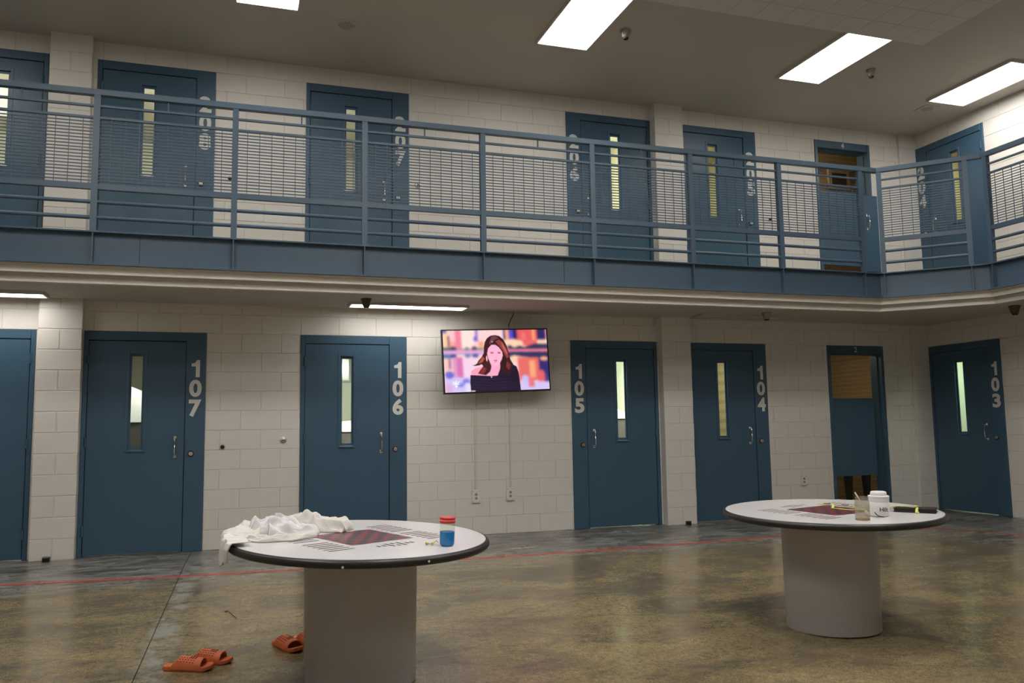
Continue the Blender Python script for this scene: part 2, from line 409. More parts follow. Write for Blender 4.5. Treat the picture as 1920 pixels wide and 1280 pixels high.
# pull handle
hm = MB()
for z in (.0, .192): hm.bbox(-.015, .015, -.005, 0, z-.018, z+.018, .003)
hm.tube([(0, 0, 0), (0, -.028, .004), (0, -.040, .03), (0, -.044, .096), (0, -.040, .162), (0, -.028, .188), (0, 0, .192)], [.008, .008, .0075, .007, .0075, .008, .008], 8)
handle_me = hm.mesh('pull_handle', M_chrome)
lock_me = MB().lathe([(.031, 0), (.031, .006), (.027, .010)], 20, axis='y', k=1).lathe([(.021, .010), (.021, .020), (.017, .024)], 16, axis='y', k=0).box(-.0015, .0015, -.0255, -.024, -.007, .007, 2).mesh('lock', [M_brass, M_black, M_gap])
def make_frame_leaf(mir, ws=0):
    X = (lambda x: W0-x) if mir else (lambda x: x)
    def bx(s, a, b, y0, y1, z0, z1, bev=0, k=0):
        a, b = sorted((X(a), X(b)))
        (s.bbox(a, b, y0, y1, z0, z1, bev, k) if bev else s.box(a, b, y0, y1, z0, z1, k))
    zt = 11*H; lt = 2.138
    f = MB(); bx(f, 0, .042, -.012, .2, 0, zt, .003); bx(f, .964, W0, -.012, .2, 0, zt, .003); bx(f, .042, .964, -.012, .2, lt+.008, zt, .003)
    bx(f, .042, .058, .055, .2, 0, lt+.004); bx(f, .948, .964, .055, .2, 0, lt+.004); bx(f, .058, .948, .055, .2, lt-.012, lt+.004)
    frame = f.mesh('frame', M_door)
    l = MB(); x0, x1 = .0500, .9565; a, b, c, d = .425-ws, .565-ws, 1.035, 2.010
    bx(l, x0, a, -.002, .043, .012, lt); bx(l, b, x1, -.002, .043, .012, lt); bx(l, a, b, -.002, .043, .012, c); bx(l, a, b, -.002, .043, d, lt)
    leaf = l.mesh('leaf', M_door)
    t = MB(); o_, g = .030, .020
    for q in ((a-o_, a, c-o_, d+o_), (b, b+o_, c-o_, d+o_), (a, b, c-o_, c), (a, b, d, d+o_)): bx(t, q[0], q[1], -.0065, -.002, q[2], q[3], .002)
    for q in ((a, a+g, c, d), (b-g, b, c, d), (a+g, b-g, c, c+g+.005), (a+g, b-g, d-g-.005, d)): bx(t, q[0], q[1], .018, .03, q[2], q[3])
    bx(t, a-.01, b+.01, -.02, -.002, c-.020, c-.008, .002)
    for zz in (1.10, 1.31, 1.52, 1.73, 1.94):
        for xx in (a-.016, b+.016): bx(t, xx-.003, xx+.003, -.009, -.006, zz-.003, zz+.003)
    trim = t.mesh('window_trim', M_door)
    gl_ = MB(); bx(gl_, a+g-.002, b-g+.002, .022, .026, c+g, d-g); glass = gl_.mesh('glass_pane', M_glass)
    p = MB(); bx(p, .972, 1.148, -.0145, -.012, .785, 1.168, .0015)
    for zz in (.80, 1.153):
        for xx in (.985, 1.135): bx(p, xx-.004, xx+.004, -.0165, -.0145, zz-.004, zz+.004)
    panel = p.mesh('access_panel', M_door)
    return X, frame, leaf, trim, glass, panel
FL = {0: make_frame_leaf(0), 1: make_frame_leaf(1), 2: make_frame_leaf(1, .085)}
door_n = 0
def door(u0, z0, mir, number, rot=0, label=None):
    global door_n; door_n += 1
    d = empty('door_%d' % door_n, (XR, -u0, z0) if rot else (u0, 0, z0), RZ if rot else (0, 0, 0)); structure(d, label)
    X, frame, leaf, trim, glass, panel = FL[mir]
    fr = link('frame', frame, d); lf = link('leaf', leaf, d)
    link('window_trim', trim, lf); link('glass_pane', glass, lf)
    h = link('pull_handle', handle_me, lf, (X(.872), -.002, .962)); h['label'] = 'chrome pull handle'
    for z in (.20, 1.07, 1.90): link('hinge', hinge_me, fr, (X(.044), -.006, z))
    link('access_panel', panel, fr); k = link('lock', lock_me, fr, (X(1.026), -.0145, .985)); k['label'] = 'round brass lock cylinder'
    if number:
        for i, ch in enumerate(number):
            o = link('number_digit', DIG[ch], fr, (X(1.057), -.0135, 1.862-.205*i)); o['label'] = 'painted white digit '+ch
    return d
door(-3.02, 0, 1, '108', label='blue steel door at the far left of the ground floor')
for n, u, mi in back_low[1:]: door(u, 0, mi, n, label='blue steel cell door %s with a narrow window' % n)
door(.022, 0, 0, '103', 1, 'blue steel cell door 103 on the right wall')
door(-3.01, ZU, 2, '', label='blue steel door at the far left of the upper floor')
for n, u, mi in (('208', -1.40, 0), ('207', .712, 0), ('206', 3.833, 1), ('205', 5.40, 0)): door(u, ZU, mi, n, label='blue steel cell door %s behind the railing' % n)
door(.015, ZU, 1, '204', 1, 'blue steel cell door 204 behind the railing')

# open doorways 2 and 4 with half-height leaf and a tiled shower room behind
def brickmat():
    m_ = bpy.data.materials.new('small_tan_tile'); m_.use_nodes = True; nt = m_.node_tree; p = nt.nodes['Principled BSDF']
    tc = nt.nodes.new('ShaderNodeTexCoord'); mp = nt.nodes.new('ShaderNodeMapping'); mp.inputs['Rotation'].default_value = (R(90), 0, 0)
    b = nt.nodes.new('ShaderNodeTexBrick'); b.inputs['Scale'].default_value = 1; b.inputs['Brick Width'].default_value = .2; b.inputs['Row Height'].default_value = .0677; b.inputs['Mortar Size'].default_value = .006
    b.inputs['Color1'].default_value = (.36, .26, .15, 1); b.inputs['Color2'].default_value = (.30, .22, .13, 1); b.inputs['Mortar'].default_value = (.42, .33, .2, 1)
    nt.links.new(tc.outputs['Object'], mp.inputs[0]); nt.links.new(mp.outputs[0], b.inputs['Vector']); nt.links.new(b.outputs[0], p.inputs['Base Color']); p.inputs['Roughness'].default_value = .3
    return m_
M_tile = brickmat()
def doorway(u0, z0, number, est, label):
    global door_n; door_n += 1
    W = .922; zt = 11*H
    d = structure(empty('door_%d' % door_n, (u0, 0, z0)), label)
    f = MB(); f.bbox(0, .045, -.012, .2, 0, zt, .003).bbox(W-.045, W, -.012, .2, 0, zt, .003).bbox(.045, W-.045, -.012, .2, 2.13, zt, .003)
    f.box(.045, .058, .06, .15, 0, 2.13).box(W-.058, W-.045, .06, .15, 0, 2.13).box(.058, W-.058, .06, .15, 2.117, 2.13)
    fr = f.build('frame', M_door, d)
    me = text_mesh(number, .100, .0022, .0006, 1.0)
    o = link('number_digit', me, fr, (.462, -.0135, 2.185)); o['label'] = 'small white digit '+number
    lf = MB().bbox(.048, .735, .012, .045, .495, 1.525, .003).build('half_leaf', M_door, d)
    for z in (.62, 1.35): link('hinge', hinge_me, fr, (.047, .004, z))
    # room
    s = MB(); a, b, y1 = -.9, 1.75, (2.3 if number == '2' else .86); zt_ = 2.42
    s.quad([(a, y1, 0), (b, y1, 0), (b, y1, zt_), (a, y1, zt_)]).quad([(a, .2, 0), (a, y1, 0), (a, y1, zt_), (a, .2, zt_)]).quad([(b, y1, 0), (b, .2, 0), (b, .2, zt_), (b, y1, zt_)])
    s.quad([(a, .2, zt_), (a, y1, zt_), (b, y1, zt_), (b, .2, zt_)], 1).quad([(a, 0, .002), (b, 0, .002), (b, y1, .002), (a, y1, .002)], 1)
    r_ = structure(s.build('wall_shower', [M_tile, M_floor_plain])); r_.location = (u0, 0, z0); r_['label'] = 'tan tiled room behind doorway '+number
    (MB().box(.1, .7, 1.0, 1.3, 2.34, 2.39) if number == '2' else MB().box(-.75, -.45, .30, .70, 1.9, 2.3)).build('light_panel', emat('shower_lamp_'+number, (1, .85, .6), est), r_)
    return d
doorway(7.534, 0, '2', 6, 'blue framed doorway 2 with a half height blue leaf')
dw4 = doorway(7.510, ZU, '4', 6, 'blue framed doorway 4 with a half height blue leaf')
lp = MB().bbox(.70, .985, -.030, -.012, .42, 1.50, .003).build('latch_plate', M_door, dw4)
link('pull_handle', handle_me, lp, (.80, -.030, 1.02))
# tapered bench seen under the leaf of doorway 2
be = empty('shower_bench', (7.534, 0, 0), label='dark bench with tapered legs inside doorway 2', cat='bench')
M_bench = mat('bench_green', (.06, .08, .075), .5)
MB().bbox(.78, 1.36, .72, .86, .455, .50, .004).build('seat', M_bench, be)
for x in (.885, 1.20):
    for y in (.76, .80):
        MB().prism([(x-.045, y-.03), (x+.045, y-.03), (x+.045, y+.03), (x-.045, y+.03)], .0025, .455).xf(lambda a, b, c, x=x, y=y: (x+(a-x)*(.35+.65*c/.47), y+(b-y)*(.5+.5*c/.47), c)).build('leg', M_bench, be)
mi = empty('wall_mirror', (8.60, .858, 4.85), label='small framed mirror on the tiled wall inside doorway 4', cat='mirror')
MB().bbox(-.19, .19, -.03, 0, -.16, .15, .006).build('frame', mat('mirror_frame', (.36, .30, .22), .5), mi); MB().box(-.13, .13, -.034, -.03, -.10, .09).build('pane', mat('mirror_pane', (.12, .10, .07), .08, metal=.6), mi)

# cell contents glimpsed through the slots
M_sheet = mat('white_bedding', (.72, .73, .70), .85, bump=.6, bscale=14)
M_steel = mat('grey_bunk_steel', (.10, .095, .085), .45)
def bunk(x0, x1, y0, y1, z, label, mound=True):
    b = empty('bunk_bed', ((x0+x1)/2, (y0+y1)/2, 0), label=label, cat='bed')
    ox, oy = (x0+x1)/2, (y0+y1)/2
    MB().bbox(x0-ox, x1-ox, y0-oy, y1-oy, z-.34, z, .01).build('frame', M_steel, b)
    for x in (x0+.05, x1-.05): MB().box(x-ox-.025, x-ox+.025, y0-oy+.02, y0-oy+.07, .002, z-.34).build('leg', M_steel, b)
    s = MB(); n = 22; 
    gv = []
    for j in range(n+1):
        for i in range(n+1):
            u, v = i/n, j/n; x = x0-ox-.02+(x1-x0+.04)*u; y = y0-oy-.02+(y1-y0+.02)*v
            e = min(1, min(u, 1-u, v, 1-v)*9)
            h = (.10+(.26*math.exp(-((u-.30)/.30)**2) if mound else 0)+.025*math.sin(17*u+9*v)+.02*math.sin(31*v-12*u))*e
            s.v.append((x, y, z+.004+h))
    for j in range(n):
        for i in range(n):
            a = j*(n+1)+i; s.f.append((a, a+1, a+n+2, a+n+1)); s.mi.append(0)
    o = s.build('bedding', M_sheet, b, smooth=True); o['label'] = 'rumpled white bedding'
bunk(-1.68, .0, .75, 1.55, 1.32, 'bunk with rumpled white bedding seen through the window of door 107')
bunk(.45, 2.1, 1.3, 2.1, 1.18, 'bunk with flat white bedding seen through the window of door 106', False)
bunk(3.6, 5.25, 1.0, 1.8, 1.30, 'bunk with olive shadow seen through the window of door 105', False)
mm = empty('cell_mirror', (1.42, 2.78, 2.02), label='small grey mirror on the wall seen through the window of door 106', cat='mirror')
MB().bbox(-.16, .16, -.02, 0, -.14, .22, .004).build('frame', mat('mirror_grey', (.35, .36, .33), .3), mm)
MB().box(-.13, .13, -.023, -.02, -.11, .19).build('pane', mat('mirror_pane2', (.5, .52, .48), .15, metal=.5), mm)

# ------------------------------------------------------------------ ceilings, upper slab, soffit
structure(MB().box(-6.4, XR+.2, -12.6, .2, ZC, ZC+.15).build('ceiling', M_ceil))
def off_poly(d, ymax=.0):
    e = edge(d); return [(-6.2, ymax)] + e + [(XR, -8.0), (XR, ymax)]
structure(MB().prism(off_poly(.078, 0), ZU-.20, ZU).build('floor_upper', M_floor_plain))
structure(MB().prism(off_poly(.12, 0), 2.54, ZU-.20).build('ceiling_lower', M_ceil))
def band(d0, d1, z0, z1):
    a, b = edge(d0), edge(d1); s = MB()
    for i in range(3):
        s.v += []; k = len(s.v)
        P = [(*a[i], z0), (*a[i+1], z0), (*b[i+1], z0), (*b[i], z0), (*a[i], z1), (*a[i+1], z1), (*b[i+1], z1), (*b[i], z1)]
        s.v += P
        for f in ((0, 3, 2, 1), (4, 5, 6, 7), (0, 1, 5, 4), (1, 2, 6, 5), (2, 3, 7, 6), (3, 0, 4, 7)): s.f.append(tuple(k+q for q in f)); s.mi.append(0)
    return s
structure(band(.03, .20, 2.618, 2.646).build('trim_1', M_plaster), 'cream plaster strip under the blue beam')
structure(band(.075, .20, 2.560, 2.618).build('trim_2', M_plaster), 'bright cream fascia below the balcony')
structure(band(.150, .21, 2.490, 2.545).build('trim_3', M_plaster), 'lower cream lip of the balcony soffit')

# acoustic tiles
M_ac = mat('acoustic_tile', (.68, .64, .59), .9, noise=.10, nscale=120, bump=.5, bscale=200)
ac = structure(MB().box(-2.0, 6.985, -10.9, -2.475, ZC-.030, ZC-.0005).build('ceiling_panel', M_ac)); ac['label'] = 'large tiled acoustic panel glued to the ceiling'
tile_me = MB().box(.002, .3028, -.3028, -.002, -.014, 0).mesh('acoustic_tile', M_ac)
for i in range(12):
    for j in range(8):
        o = link('acoustic_tile', tile_me, ac, (6.985-.3048*(i+1), -2.475-.3048*j, ZC-.030))

# ------------------------------------------------------------------ ceiling lights
M_lf = mat('light_frame', (.50, .47, .42), .5)
def troffer(x, y, label, L=1.20, Wd=.56, z=ZC, em=MAIN_E, vert=False, name='ceiling_light', group='recessed ceiling lights of the day room'):
    a, b = (Wd/2, L/2) if not vert else (L/2, Wd/2)
    t = empty(name, (x, y, z), label=label, cat='light', group='recessed ceiling lights' if name == 'ceiling_light' else 'light fixtures under the balcony')
    f = MB(); w_ = .022
    f.box(-a-w_, a+w_, -b-w_, -b, -.028, 0).box(-a-w_, a+w_, b, b+w_, -.028, 0).box(-a-w_, -a, -b, b, -.028, 0).box(a, a+w_, -b, b, -.028, 0)
    f.build('frame', M_lf, t)
    MB().box(-a, a, -b, b, -.016, -.004).build('diffuser', emat('tube_light_%d' % int(em*10), (1, .975, .93), em) if em > .1 else mat('dead_lens', (.55, .57, .50), .35), t)
    return t
troffer(.24, -1.905, 'bright ceiling light cut by the top edge, leftmost of those above the balcony')
troffer(3.275, -1.905, 'large bright ceiling light cut by the top edge above the television')
troffer(6.320, -1.865, 'bright rectangular ceiling light touching the edge of the tiled panel')
troffer(8.615, -1.800, 'bright rectangular ceiling light nearest the right wall')
troffer(-2.8, -1.905, 'bright ceiling light beyond the left edge of the view')
# unseen fixtures added over the day room to brighten the lower walls
words = ('first', 'second', 'third', 'fourth', 'fifth', 'sixth', 'seventh', 'eighth', 'ninth')
for i, (x, y) in enumerate([(x, y) for y in (-5.3, -7.6, -10.2) for x in (-1.6, 1.8, 5.0)]):
    troffer(x, y, 'added fill light outside the view, %s in the rows behind the balcony ones' % words[i], z=ZC-.048, em=(23, 14, 4)[i//3])
troffer(1.785, -.398, 'thin bright light under the balcony left of the television', L=1.25, Wd=.215, z=2.54, em=LOW_E, vert=True, name='balcony_light')
troffer(-2.355, -.398, 'bright light under the balcony at the left edge', L=1.25, Wd=.215, z=2.54, em=LOW_E, vert=True, name='balcony_light')
troffer(5.955, -.42, 'unlit fixture under the balcony above door 104', L=1.19, Wd=.17, z=2.54, em=0, vert=True, name='balcony_light')

# cup-shaped detectors
M_det = mat('detector_metal', (.30, .27, .22), .35, metal=.6); M_det2 = mat('detector_bronze', (.10, .075, .045), .35, metal=.5)
def detector(x, y, z, label, m_=M_det, s=1.0):
    d = empty('smoke_detector', (x, y, z), label=label, cat='detector', group='cup shaped detectors')
    MB().lathe([(.056*s, 0), (.060*s, -.006*s), (.050*s, -.025*s), (.038*s, -.072*s), (.034*s, -.080*s)][::-1], 24).build('housing', m_, d, smooth=True)
    MB().lathe([(.024*s, -.096*s), (.028*s, -.088*s), (.028*s, -.078*s)], 20).build('sensor', M_black, d, smooth=True)
detector(3.789, -1.79, ZC, 'cup shaped detector on the ceiling right of the big light')
detector(6.974, -1.72, ZC, 'cup shaped detector on the ceiling between the two right lights')
detector(1.275, -.742, 2.54, 'cup shaped detector under the balcony in front of the thin light', M_det2)
detector(6.108, -.711, 2.54, 'cup shaped detector under the balcony above door 104', M_det)
detector(8.715, -1.87, 2.54, 'bronze cup detector under the balcony at the right edge', M_det2, 1.15)

# ceiling vents
def vent(x, y, label, a=.115):
    v = empty('ceiling_vent', (x, y, ZC), label=label, cat='vent', group='ceiling vents')
    MB().box(-a, a, -a, a, -.006, 0).build('plate', M_ceil, v)
    s = MB()
    for i in range(-4, 5):
        for j in range(-4, 5):
            if i*i+j*j < 18: s.lathe([(.0058, -.0068), (.0058, -.006)], 6, (i*.019, j*.019, 0))
    o = s.build('perforation', mat('vent_hole', (.10, .09, .075), .8), v); o['kind'] = 'stuff'
vent(1.015, -1.085, 'square perforated ceiling vent left of the big light')
vent(8.56, -.94, 'square perforated ceiling vent in the right corner')

# ------------------------------------------------------------------ balcony beam and railing
bm_ = empty('balcony_beam', (0, YB, 2.63), label='blue grey steel channel beam along the balcony edge', cat='beam')
def rel(s, o): s.v = [(x-o[0], y-o[1], z-o[2]) for x, y, z in s.v]; return s
BO = (0, YB, 2.63)
rel(band(.060, .072, 2.636, 2.916), BO).build('web', M_rail, bm_)
rel(band(0, .072, 2.912, 2.924), BO).build('top_flange', M_rail, bm_)
rel(band(0, .072, 2.630, 2.642), BO).build('bottom_flange', M_rail, bm_)
posts = [(x, YB) for x in (-4.66, -3.495, -2.33, -1.167, -.028, 1.140, 2.307, 3.490, 4.646, 5.776, 6.892)]
ch = lambda t: (7.12+t*.75, -1.54-t*.75)
chamf = [ch(.02), ch(.86)]
rightp = [(XB, -2.345), (XB, -3.51), (XB, -4.68), (XB, -5.85), (XB, -7.0)]
runs = [(posts, (1, 0)), (chamf, (.7071, -.7071)), (rightp, (0, -1))]
railing = empty('balcony_railing', (0, YB, 2.924), label='blue steel railing with wire mesh panels along the balcony', cat='railing')
RO = (0, YB, 2.924); Z0 = 2.924
def obox(s, p, d, l0, l1, n0, n1, z0, z1):
    """box along direction d (from p), n = normal toward the wall"""
    n = (-d[1], d[0]); P = lambda l, q, z: (p[0]+d[0]*l+n[0]*q-RO[0], p[1]+d[1]*l+n[1]*q-RO[1], z-RO[2])
    k = len(s.v)
    s.v += [P(l0, n0, z0), P(l1, n0, z0), P(l1, n1, z0), P(l0, n1, z0), P(l0, n0, z1), P(l1, n0, z1), P(l1, n1, z1), P(l0, n1, z1)]
    for f in ((0, 3, 2, 1), (4, 5, 6, 7), (0, 1, 5, 4), (1, 2, 6, 5), (2, 3, 7, 6), (3, 0, 4, 7)): s.f.append(tuple(k+q for q in f)); s.mi.append(0)
    return s
stif = MB()
for pl, d in runs:
    for p in pl:
        s = MB(); obox(s, p, d, -.026, .026, .004, .056, Z0, 4.125); s.build('post', M_rail, railing)
        s = MB(); n = (-d[1], d[0]); obox(s, p, d, -.005, .005, .006, .062, 2.642, 2.912)
        s.v = [(x+RO[0]-BO[0], y+RO[1]-BO[1], z+RO[2]-BO[2]) for x, y, z in s.v]; s.build('stiffener', M_rail, bm_)
# thin butt joints in the beam web
for x in (-.80, 3.17):
    s = MB().box(x-.002, x+.002, YB+.0585, YB+.061, 2.643, 2.911); rel(s, BO).build('joint', M_gap, bm_)
# top rail following the corner
rel(band(.0, .060, 4.122, 4.172), RO).build('top_rail', M_rail, railing)
def bay(p, q, d, mesh=True):
    L = math.hypot(q[0]-p[0], q[1]-p[1]); a, b = .026, L-.026; c = .030
    s = MB(); obox(s, p, d, a, b, c-.014, c+.014, 4.020, 4.038); s.build('upper_bar', M_rail, railing)
    s = MB(); obox(s, p, d, a, b, c-.014, c+.014, 3.914, 3.934); s.build('mesh_top_bar', M_rail, railing)
    s = MB(); obox(s, p, d, a, b, c-.020, c+.020, 3.288, 3.338); s.build('middle_rail', M_rail, railing)
    n = (-d[1], d[0])
    for z in (3.180, 3.044):
        P = lambda l: (p[0]+d[0]*l+n[0]*c-RO[0], p[1]+d[1]*l+n[1]*c-RO[1], z-RO[2])
        MB().tube([P(a), P(b)], .0175, 12).build('lower_pipe', M_rail, railing, smooth=True)
    s = MB(); obox(s, p, d, L/2-.006, L/2+.006, c-.006, c+.006, 4.036, 4.122); s.build('spacer', M_rail, railing)
    s = MB(); z = 3.338+.0285
    while z < 3.905: obox(s, p, d, a, b, c-.006, c+.004, z-.0040, z+.0040); z += .0288
    nv = max(2, round(L/.109)); 
    for i in range(1, nv): obox(s, p, d, L*i/nv-.0028, L*i/nv+.0028, c-.010, c-.005, 3.338, 3.914)
    o = s.build('wire_mesh', M_rail, railing); o['kind'] = 'stuff'
for pl, d in runs:
    for p, q in zip(pl, pl[1:]): bay(p, q, d)

# ------------------------------------------------------------------ television
TVW, TVH = 1.262, .722
tv = empty('television', (2.826, -.24, 1.962), (R(-1.5), R(-2.05), 0), label='flat television with a woman on screen, hung slightly tilted', cat='television')
MB().bbox(-TVW/2, TVW/2, 0, .045, -TVH/2, TVH/2, .004).build('case', M_black, tv)
b_ = MB(); bz = .013
b_.box(-TVW/2, TVW/2, -.006, 0, TVH/2-bz, TVH/2).box(-TVW/2, TVW/2, -.006, 0, -TVH/2, -TVH/2+bz+.004).box(-TVW/2, -TVW/2+bz, -.006, 0, -TVH/2+bz, TVH/2-bz).box(TVW/2-bz, TVW/2, -.006, 0, -TVH/2+bz, TVH/2-bz)
b_.build('bezel', M_black, tv)
MB().box(-.16, .16, .045, .235, -.10, .10).build('wall_mount', M_black, tv)
def tv_picture(NX=260, NY=146):
    S = 4; # raster in zoom coordinates
    X0, Y0, SX, SY = 108, 158, 1612, 965
    img = np.zeros((NY*2, NX*2, 3)); hh, ww = img.shape[:2]
    jj, ii = np.mgrid[0:hh, 0:ww]; PX = X0 + (ii+.5)/ww*SX - (jj/hh)*18; PY = Y0 - 15*(ii/ww) + (jj+.5)/hh*(SY+0) - 12*(ii/ww)*(jj/hh)
    def C(c): return np.array([(v/255)**2.2 for v in c])
    def rect(x0, x1, y0, y1, c): img[(PX >= x0) & (PX < x1) & (PY >= y0) & (PY < y1)] = C(c)
    def ell(cx, cy, rx, ry, c): img[((PX-cx)/rx)**2+((PY-cy)/ry)**2 < 1] = C(c)
    def poly(p, c):
        ins = np.zeros(PX.shape, bool); n = len(p)
        for i in range(n):
            (xa, ya), (xb, yb) = p[i], p[(i+1) % n]
            if ya == yb: continue
            t = ((ya > PY) != (yb > PY)) & (PX < (xb-xa)*(PY-ya)/(yb-ya)+xa); ins ^= t
        img[ins] = C(c)
    def blur(k):
        nonlocal img
        g = np.exp(-np.arange(-3*k, 3*k+1)**2/(2*k*k)); g /= g.sum(); r = len(g)//2
        for ax in (0, 1):
            pad = [(0, 0)]*3; pad[ax] = (r, r); q = np.pad(img, pad, mode='edge'); out = np.zeros_like(img)
            for i, w_ in enumerate(g): out += w_*(q[i:i+hh] if ax == 0 else q[:, i:i+ww])
            img = out
    img[:] = C((248, 205, 205))
    rect(100, 230, 150, 420, (250, 200, 165)); rect(100, 170, 140, 200, (110, 95, 190)); rect(172, 206, 240, 412, (130, 70, 100)); rect(210, 290, 150, 330, (250, 190, 200)); rect(215, 290, 330, 440, (240, 160, 150))
    rect(290, 385, 150, 460, (235, 125, 150)); rect(385, 570, 150, 440, (252, 222, 214)); rect(600, 637, 150, 330, (125, 100, 205)); rect(568, 637, 250, 326, (120, 95, 205)); rect(640, 720, 330, 420, (250, 155, 130)); rect(640, 1025, 140, 330, (250, 205, 205))
    rect(1000, 1028, 140, 310, (235, 215, 235)); rect(1028, 1066, 140, 310, (72, 55, 110)); rect(1066, 1116, 140, 310, (246, 170, 115)); rect(1116, 1182, 140, 310, (95, 75, 195)); rect(1182, 1250, 140, 330, (45, 40, 95)); rect(1250, 1565, 130, 400, (226, 92, 98)); rect(1490, 1530, 130, 380, (240, 165, 110)); rect(1320, 1380, 200, 300, (235, 120, 110))
    rect(1565, 1708, 130, 312, (48, 42, 98)); rect(1708, 1730, 130, 312, (230, 150, 180)); poly([(1040, 310), (1180, 295), (1330, 330), (1560, 330), (1730, 300), (1730, 400), (1050, 410)], (250, 205, 175)); rect(1330, 1560, 310, 400, (228, 100, 100))
    rect(100, 300, 418, 472, (78, 100, 100)); ell(250, 440, 48, 36, (60, 60, 95)); rect(300, 720, 440, 475, (190, 140, 140)); ell(460, 448, 38, 34, (105, 130, 125)); ell(572, 445, 46, 44, (95, 60, 105)); rect(610, 720, 425, 470, (125, 145, 105))
    poly([(1075, 400), (1130, 385), (1190, 430), (1270, 395), (1350, 420), (1520, 365), (1735, 370), (1735, 462), (1090, 462)], (52, 55, 90))
    rect(100, 1740, 470, 522, (228, 165, 215)); rect(1060, 1740, 458, 488, (235, 120, 145)); rect(100, 720, 515, 535, (170, 140, 200))
    rect(100, 295, 530, 592, (75, 115, 160)); ell(250, 560, 45, 34, (50, 60, 130)); ell(465, 552, 50, 34, (110, 130, 180)); ell(580, 552, 55, 36, (80, 90, 160)); rect(1060, 1740, 492, 590, (48, 50, 90))
    rect(100, 230, 592, 800, (248, 195, 180)); rect(170, 203, 600, 762, (125, 85, 165)); rect(230, 290, 580, 900, (215, 150, 195)); rect(290, 382, 575, 905, (212, 110, 170)); rect(382, 600, 585, 900, (240, 205, 228)); rect(100, 520, 890, 1200, (205, 190, 235)); ell(170, 850, 70, 60, (105, 105, 205)); ell(420, 960, 60, 50, (120, 120, 220)); rect(100, 200, 1000, 1150, (215, 170, 215)); ell(330, 1010, 50, 30, (110, 120, 220)); rect(400, 480, 980, 1130, (225, 215, 240))
    poly([(1090, 590), (1180, 555), (1300, 580), (1560, 600), (1240, 680), (1100, 650)], (248, 200, 175)); rect(1228, 1560, 590, 960, (226, 105, 100)); rect(1410, 1500, 640, 900, (242, 165, 120)); rect(1560, 1740, 575, 980, (50, 44, 112)); ell(1650, 610, 60, 28, (245, 170, 130)); ell(1590, 900, 60, 110, (225, 95, 100)); rect(1228, 1740, 975, 1130, (205, 190, 238)); ell(1330, 930, 60, 60, (190, 185, 240)); rect(1375, 1470, 900, 1060, (226, 115, 125)); rect(1640, 1700, 870, 980, (60, 60, 130))
    blur(5)
    # seated presenter
    hair = [(900, 228), (830, 240), (775, 280), (738, 340), (718, 420), (712, 510), (670, 580), (625, 625), (600, 672), (560, 700), (515, 700), (560, 716), (625, 708), (665, 690), (690, 720), (640, 780), (600, 835), (660, 850), (720, 860), (800, 800), (820, 720), (950, 700), (940, 780), (900, 860), (1000, 860), (1060, 880), (1110, 860), (1120, 800), (1150, 760), (1155, 690), (1118, 620), (1100, 520), (1075, 400), (1030, 300), (970, 245)]
    skin = [(498, 800), (560, 752), (640, 730), (760, 700), (800, 640), (940, 660), (960, 760), (930, 830), (900, 868), (700, 870), (498, 860)]
    poly(skin, (243, 158, 182)); poly(hair, (62, 24, 34)); poly([(790, 640), (950, 660), (950, 740), (905, 860), (760, 862), (800, 780), (815, 720)], (244, 165, 196))
    poly([(835, 385), (785, 440), (762, 520), (775, 600), (800, 655), (850, 705), (892, 718), (940, 685), (980, 620), (1002, 555), (996, 495), (950, 425), (900, 385)], (250, 178, 208))
    poly([(1000, 560), (1040, 600), (1090, 660), (1120, 760), (1060, 860), (980, 850), (930, 830), (965, 740), (985, 640)], (48, 16, 26)); poly([(960, 300), (1020, 350), (1075, 470), (1098, 580), (1060, 600), (1020, 500), (960, 400), (900, 330)], (140, 62, 62)); poly([(990, 330), (1045, 420), (1080, 520), (1060, 540), (1010, 430)], (190, 95, 80)); poly([(840, 260), (900, 240), (960, 280), (900, 300), (850, 350), (800, 380)], (110, 60, 70)); poly([(690, 570), (640, 640), (615, 680), (680, 660), (720, 600)], (170, 80, 60)); poly([(1060, 640), (1110, 700), (1090, 790), (1040, 740)], (120, 46, 50)); poly([(700, 730), (650, 790), (625, 830), (690, 840), (740, 760)], (130, 45, 50))
    dress = [(484, 856), (600, 862), (800, 875), (900, 868), (950, 800), (1000, 850), (1100, 860), (1140, 690), (1205, 730), (1232, 830), (1242, 980), (1248, 1150), (478, 1150), (474, 980)]
    poly(dress, (26, 12, 44)); [poly([(490, y), (800, y+26), (1120, y+6), (1120, y+14), (800, y+36), (490, y+9)], (48, 26, 66)) for y in (905, 950, 1000, 1045)]
    for x in (838, 948): ell(x, 512, 26, 12, (150, 70, 90)); ell(x, 498, 30, 7, (225, 140, 160))
    ell(885, 630, 34, 9, (205, 90, 130)); ell(885, 652, 26, 7, (225, 120, 155)); ell(890, 585, 16, 6, (235, 150, 180)); ell(752, 600, 10, 46, (255, 190, 200)); ell(805, 892, 9, 12, (210, 190, 190)); poly([(832, 320), (872, 335), (850, 350)], (150, 160, 170))
    ell(512, 1106, 34, 10, (230, 170, 190))
    for p in ([(188, 1000), (262, 985), (340, 1000), (262, 1003)], [(205, 955), (222, 952), (262, 998), (250, 1000)], [(250, 945), (272, 945), (268, 1000), (258, 1000)], [(300, 952), (318, 958), (276, 998), (266, 996)], [(240, 1015), (284, 1015), (270, 1045), (252, 1045)]): poly(p, (250, 248, 255))
    blur(1)
    return img.reshape(NY, 2, NX, 2, 3).mean((1, 3))
pic = tv_picture(); NY, NX = pic.shape[:2]
sw, sh = TVW-2*bz, TVH-2*bz-.004
gx, gy = np.meshgrid(np.linspace(-sw/2, sw/2, NX+1), np.linspace(sh/2, -sh/2, NY+1))
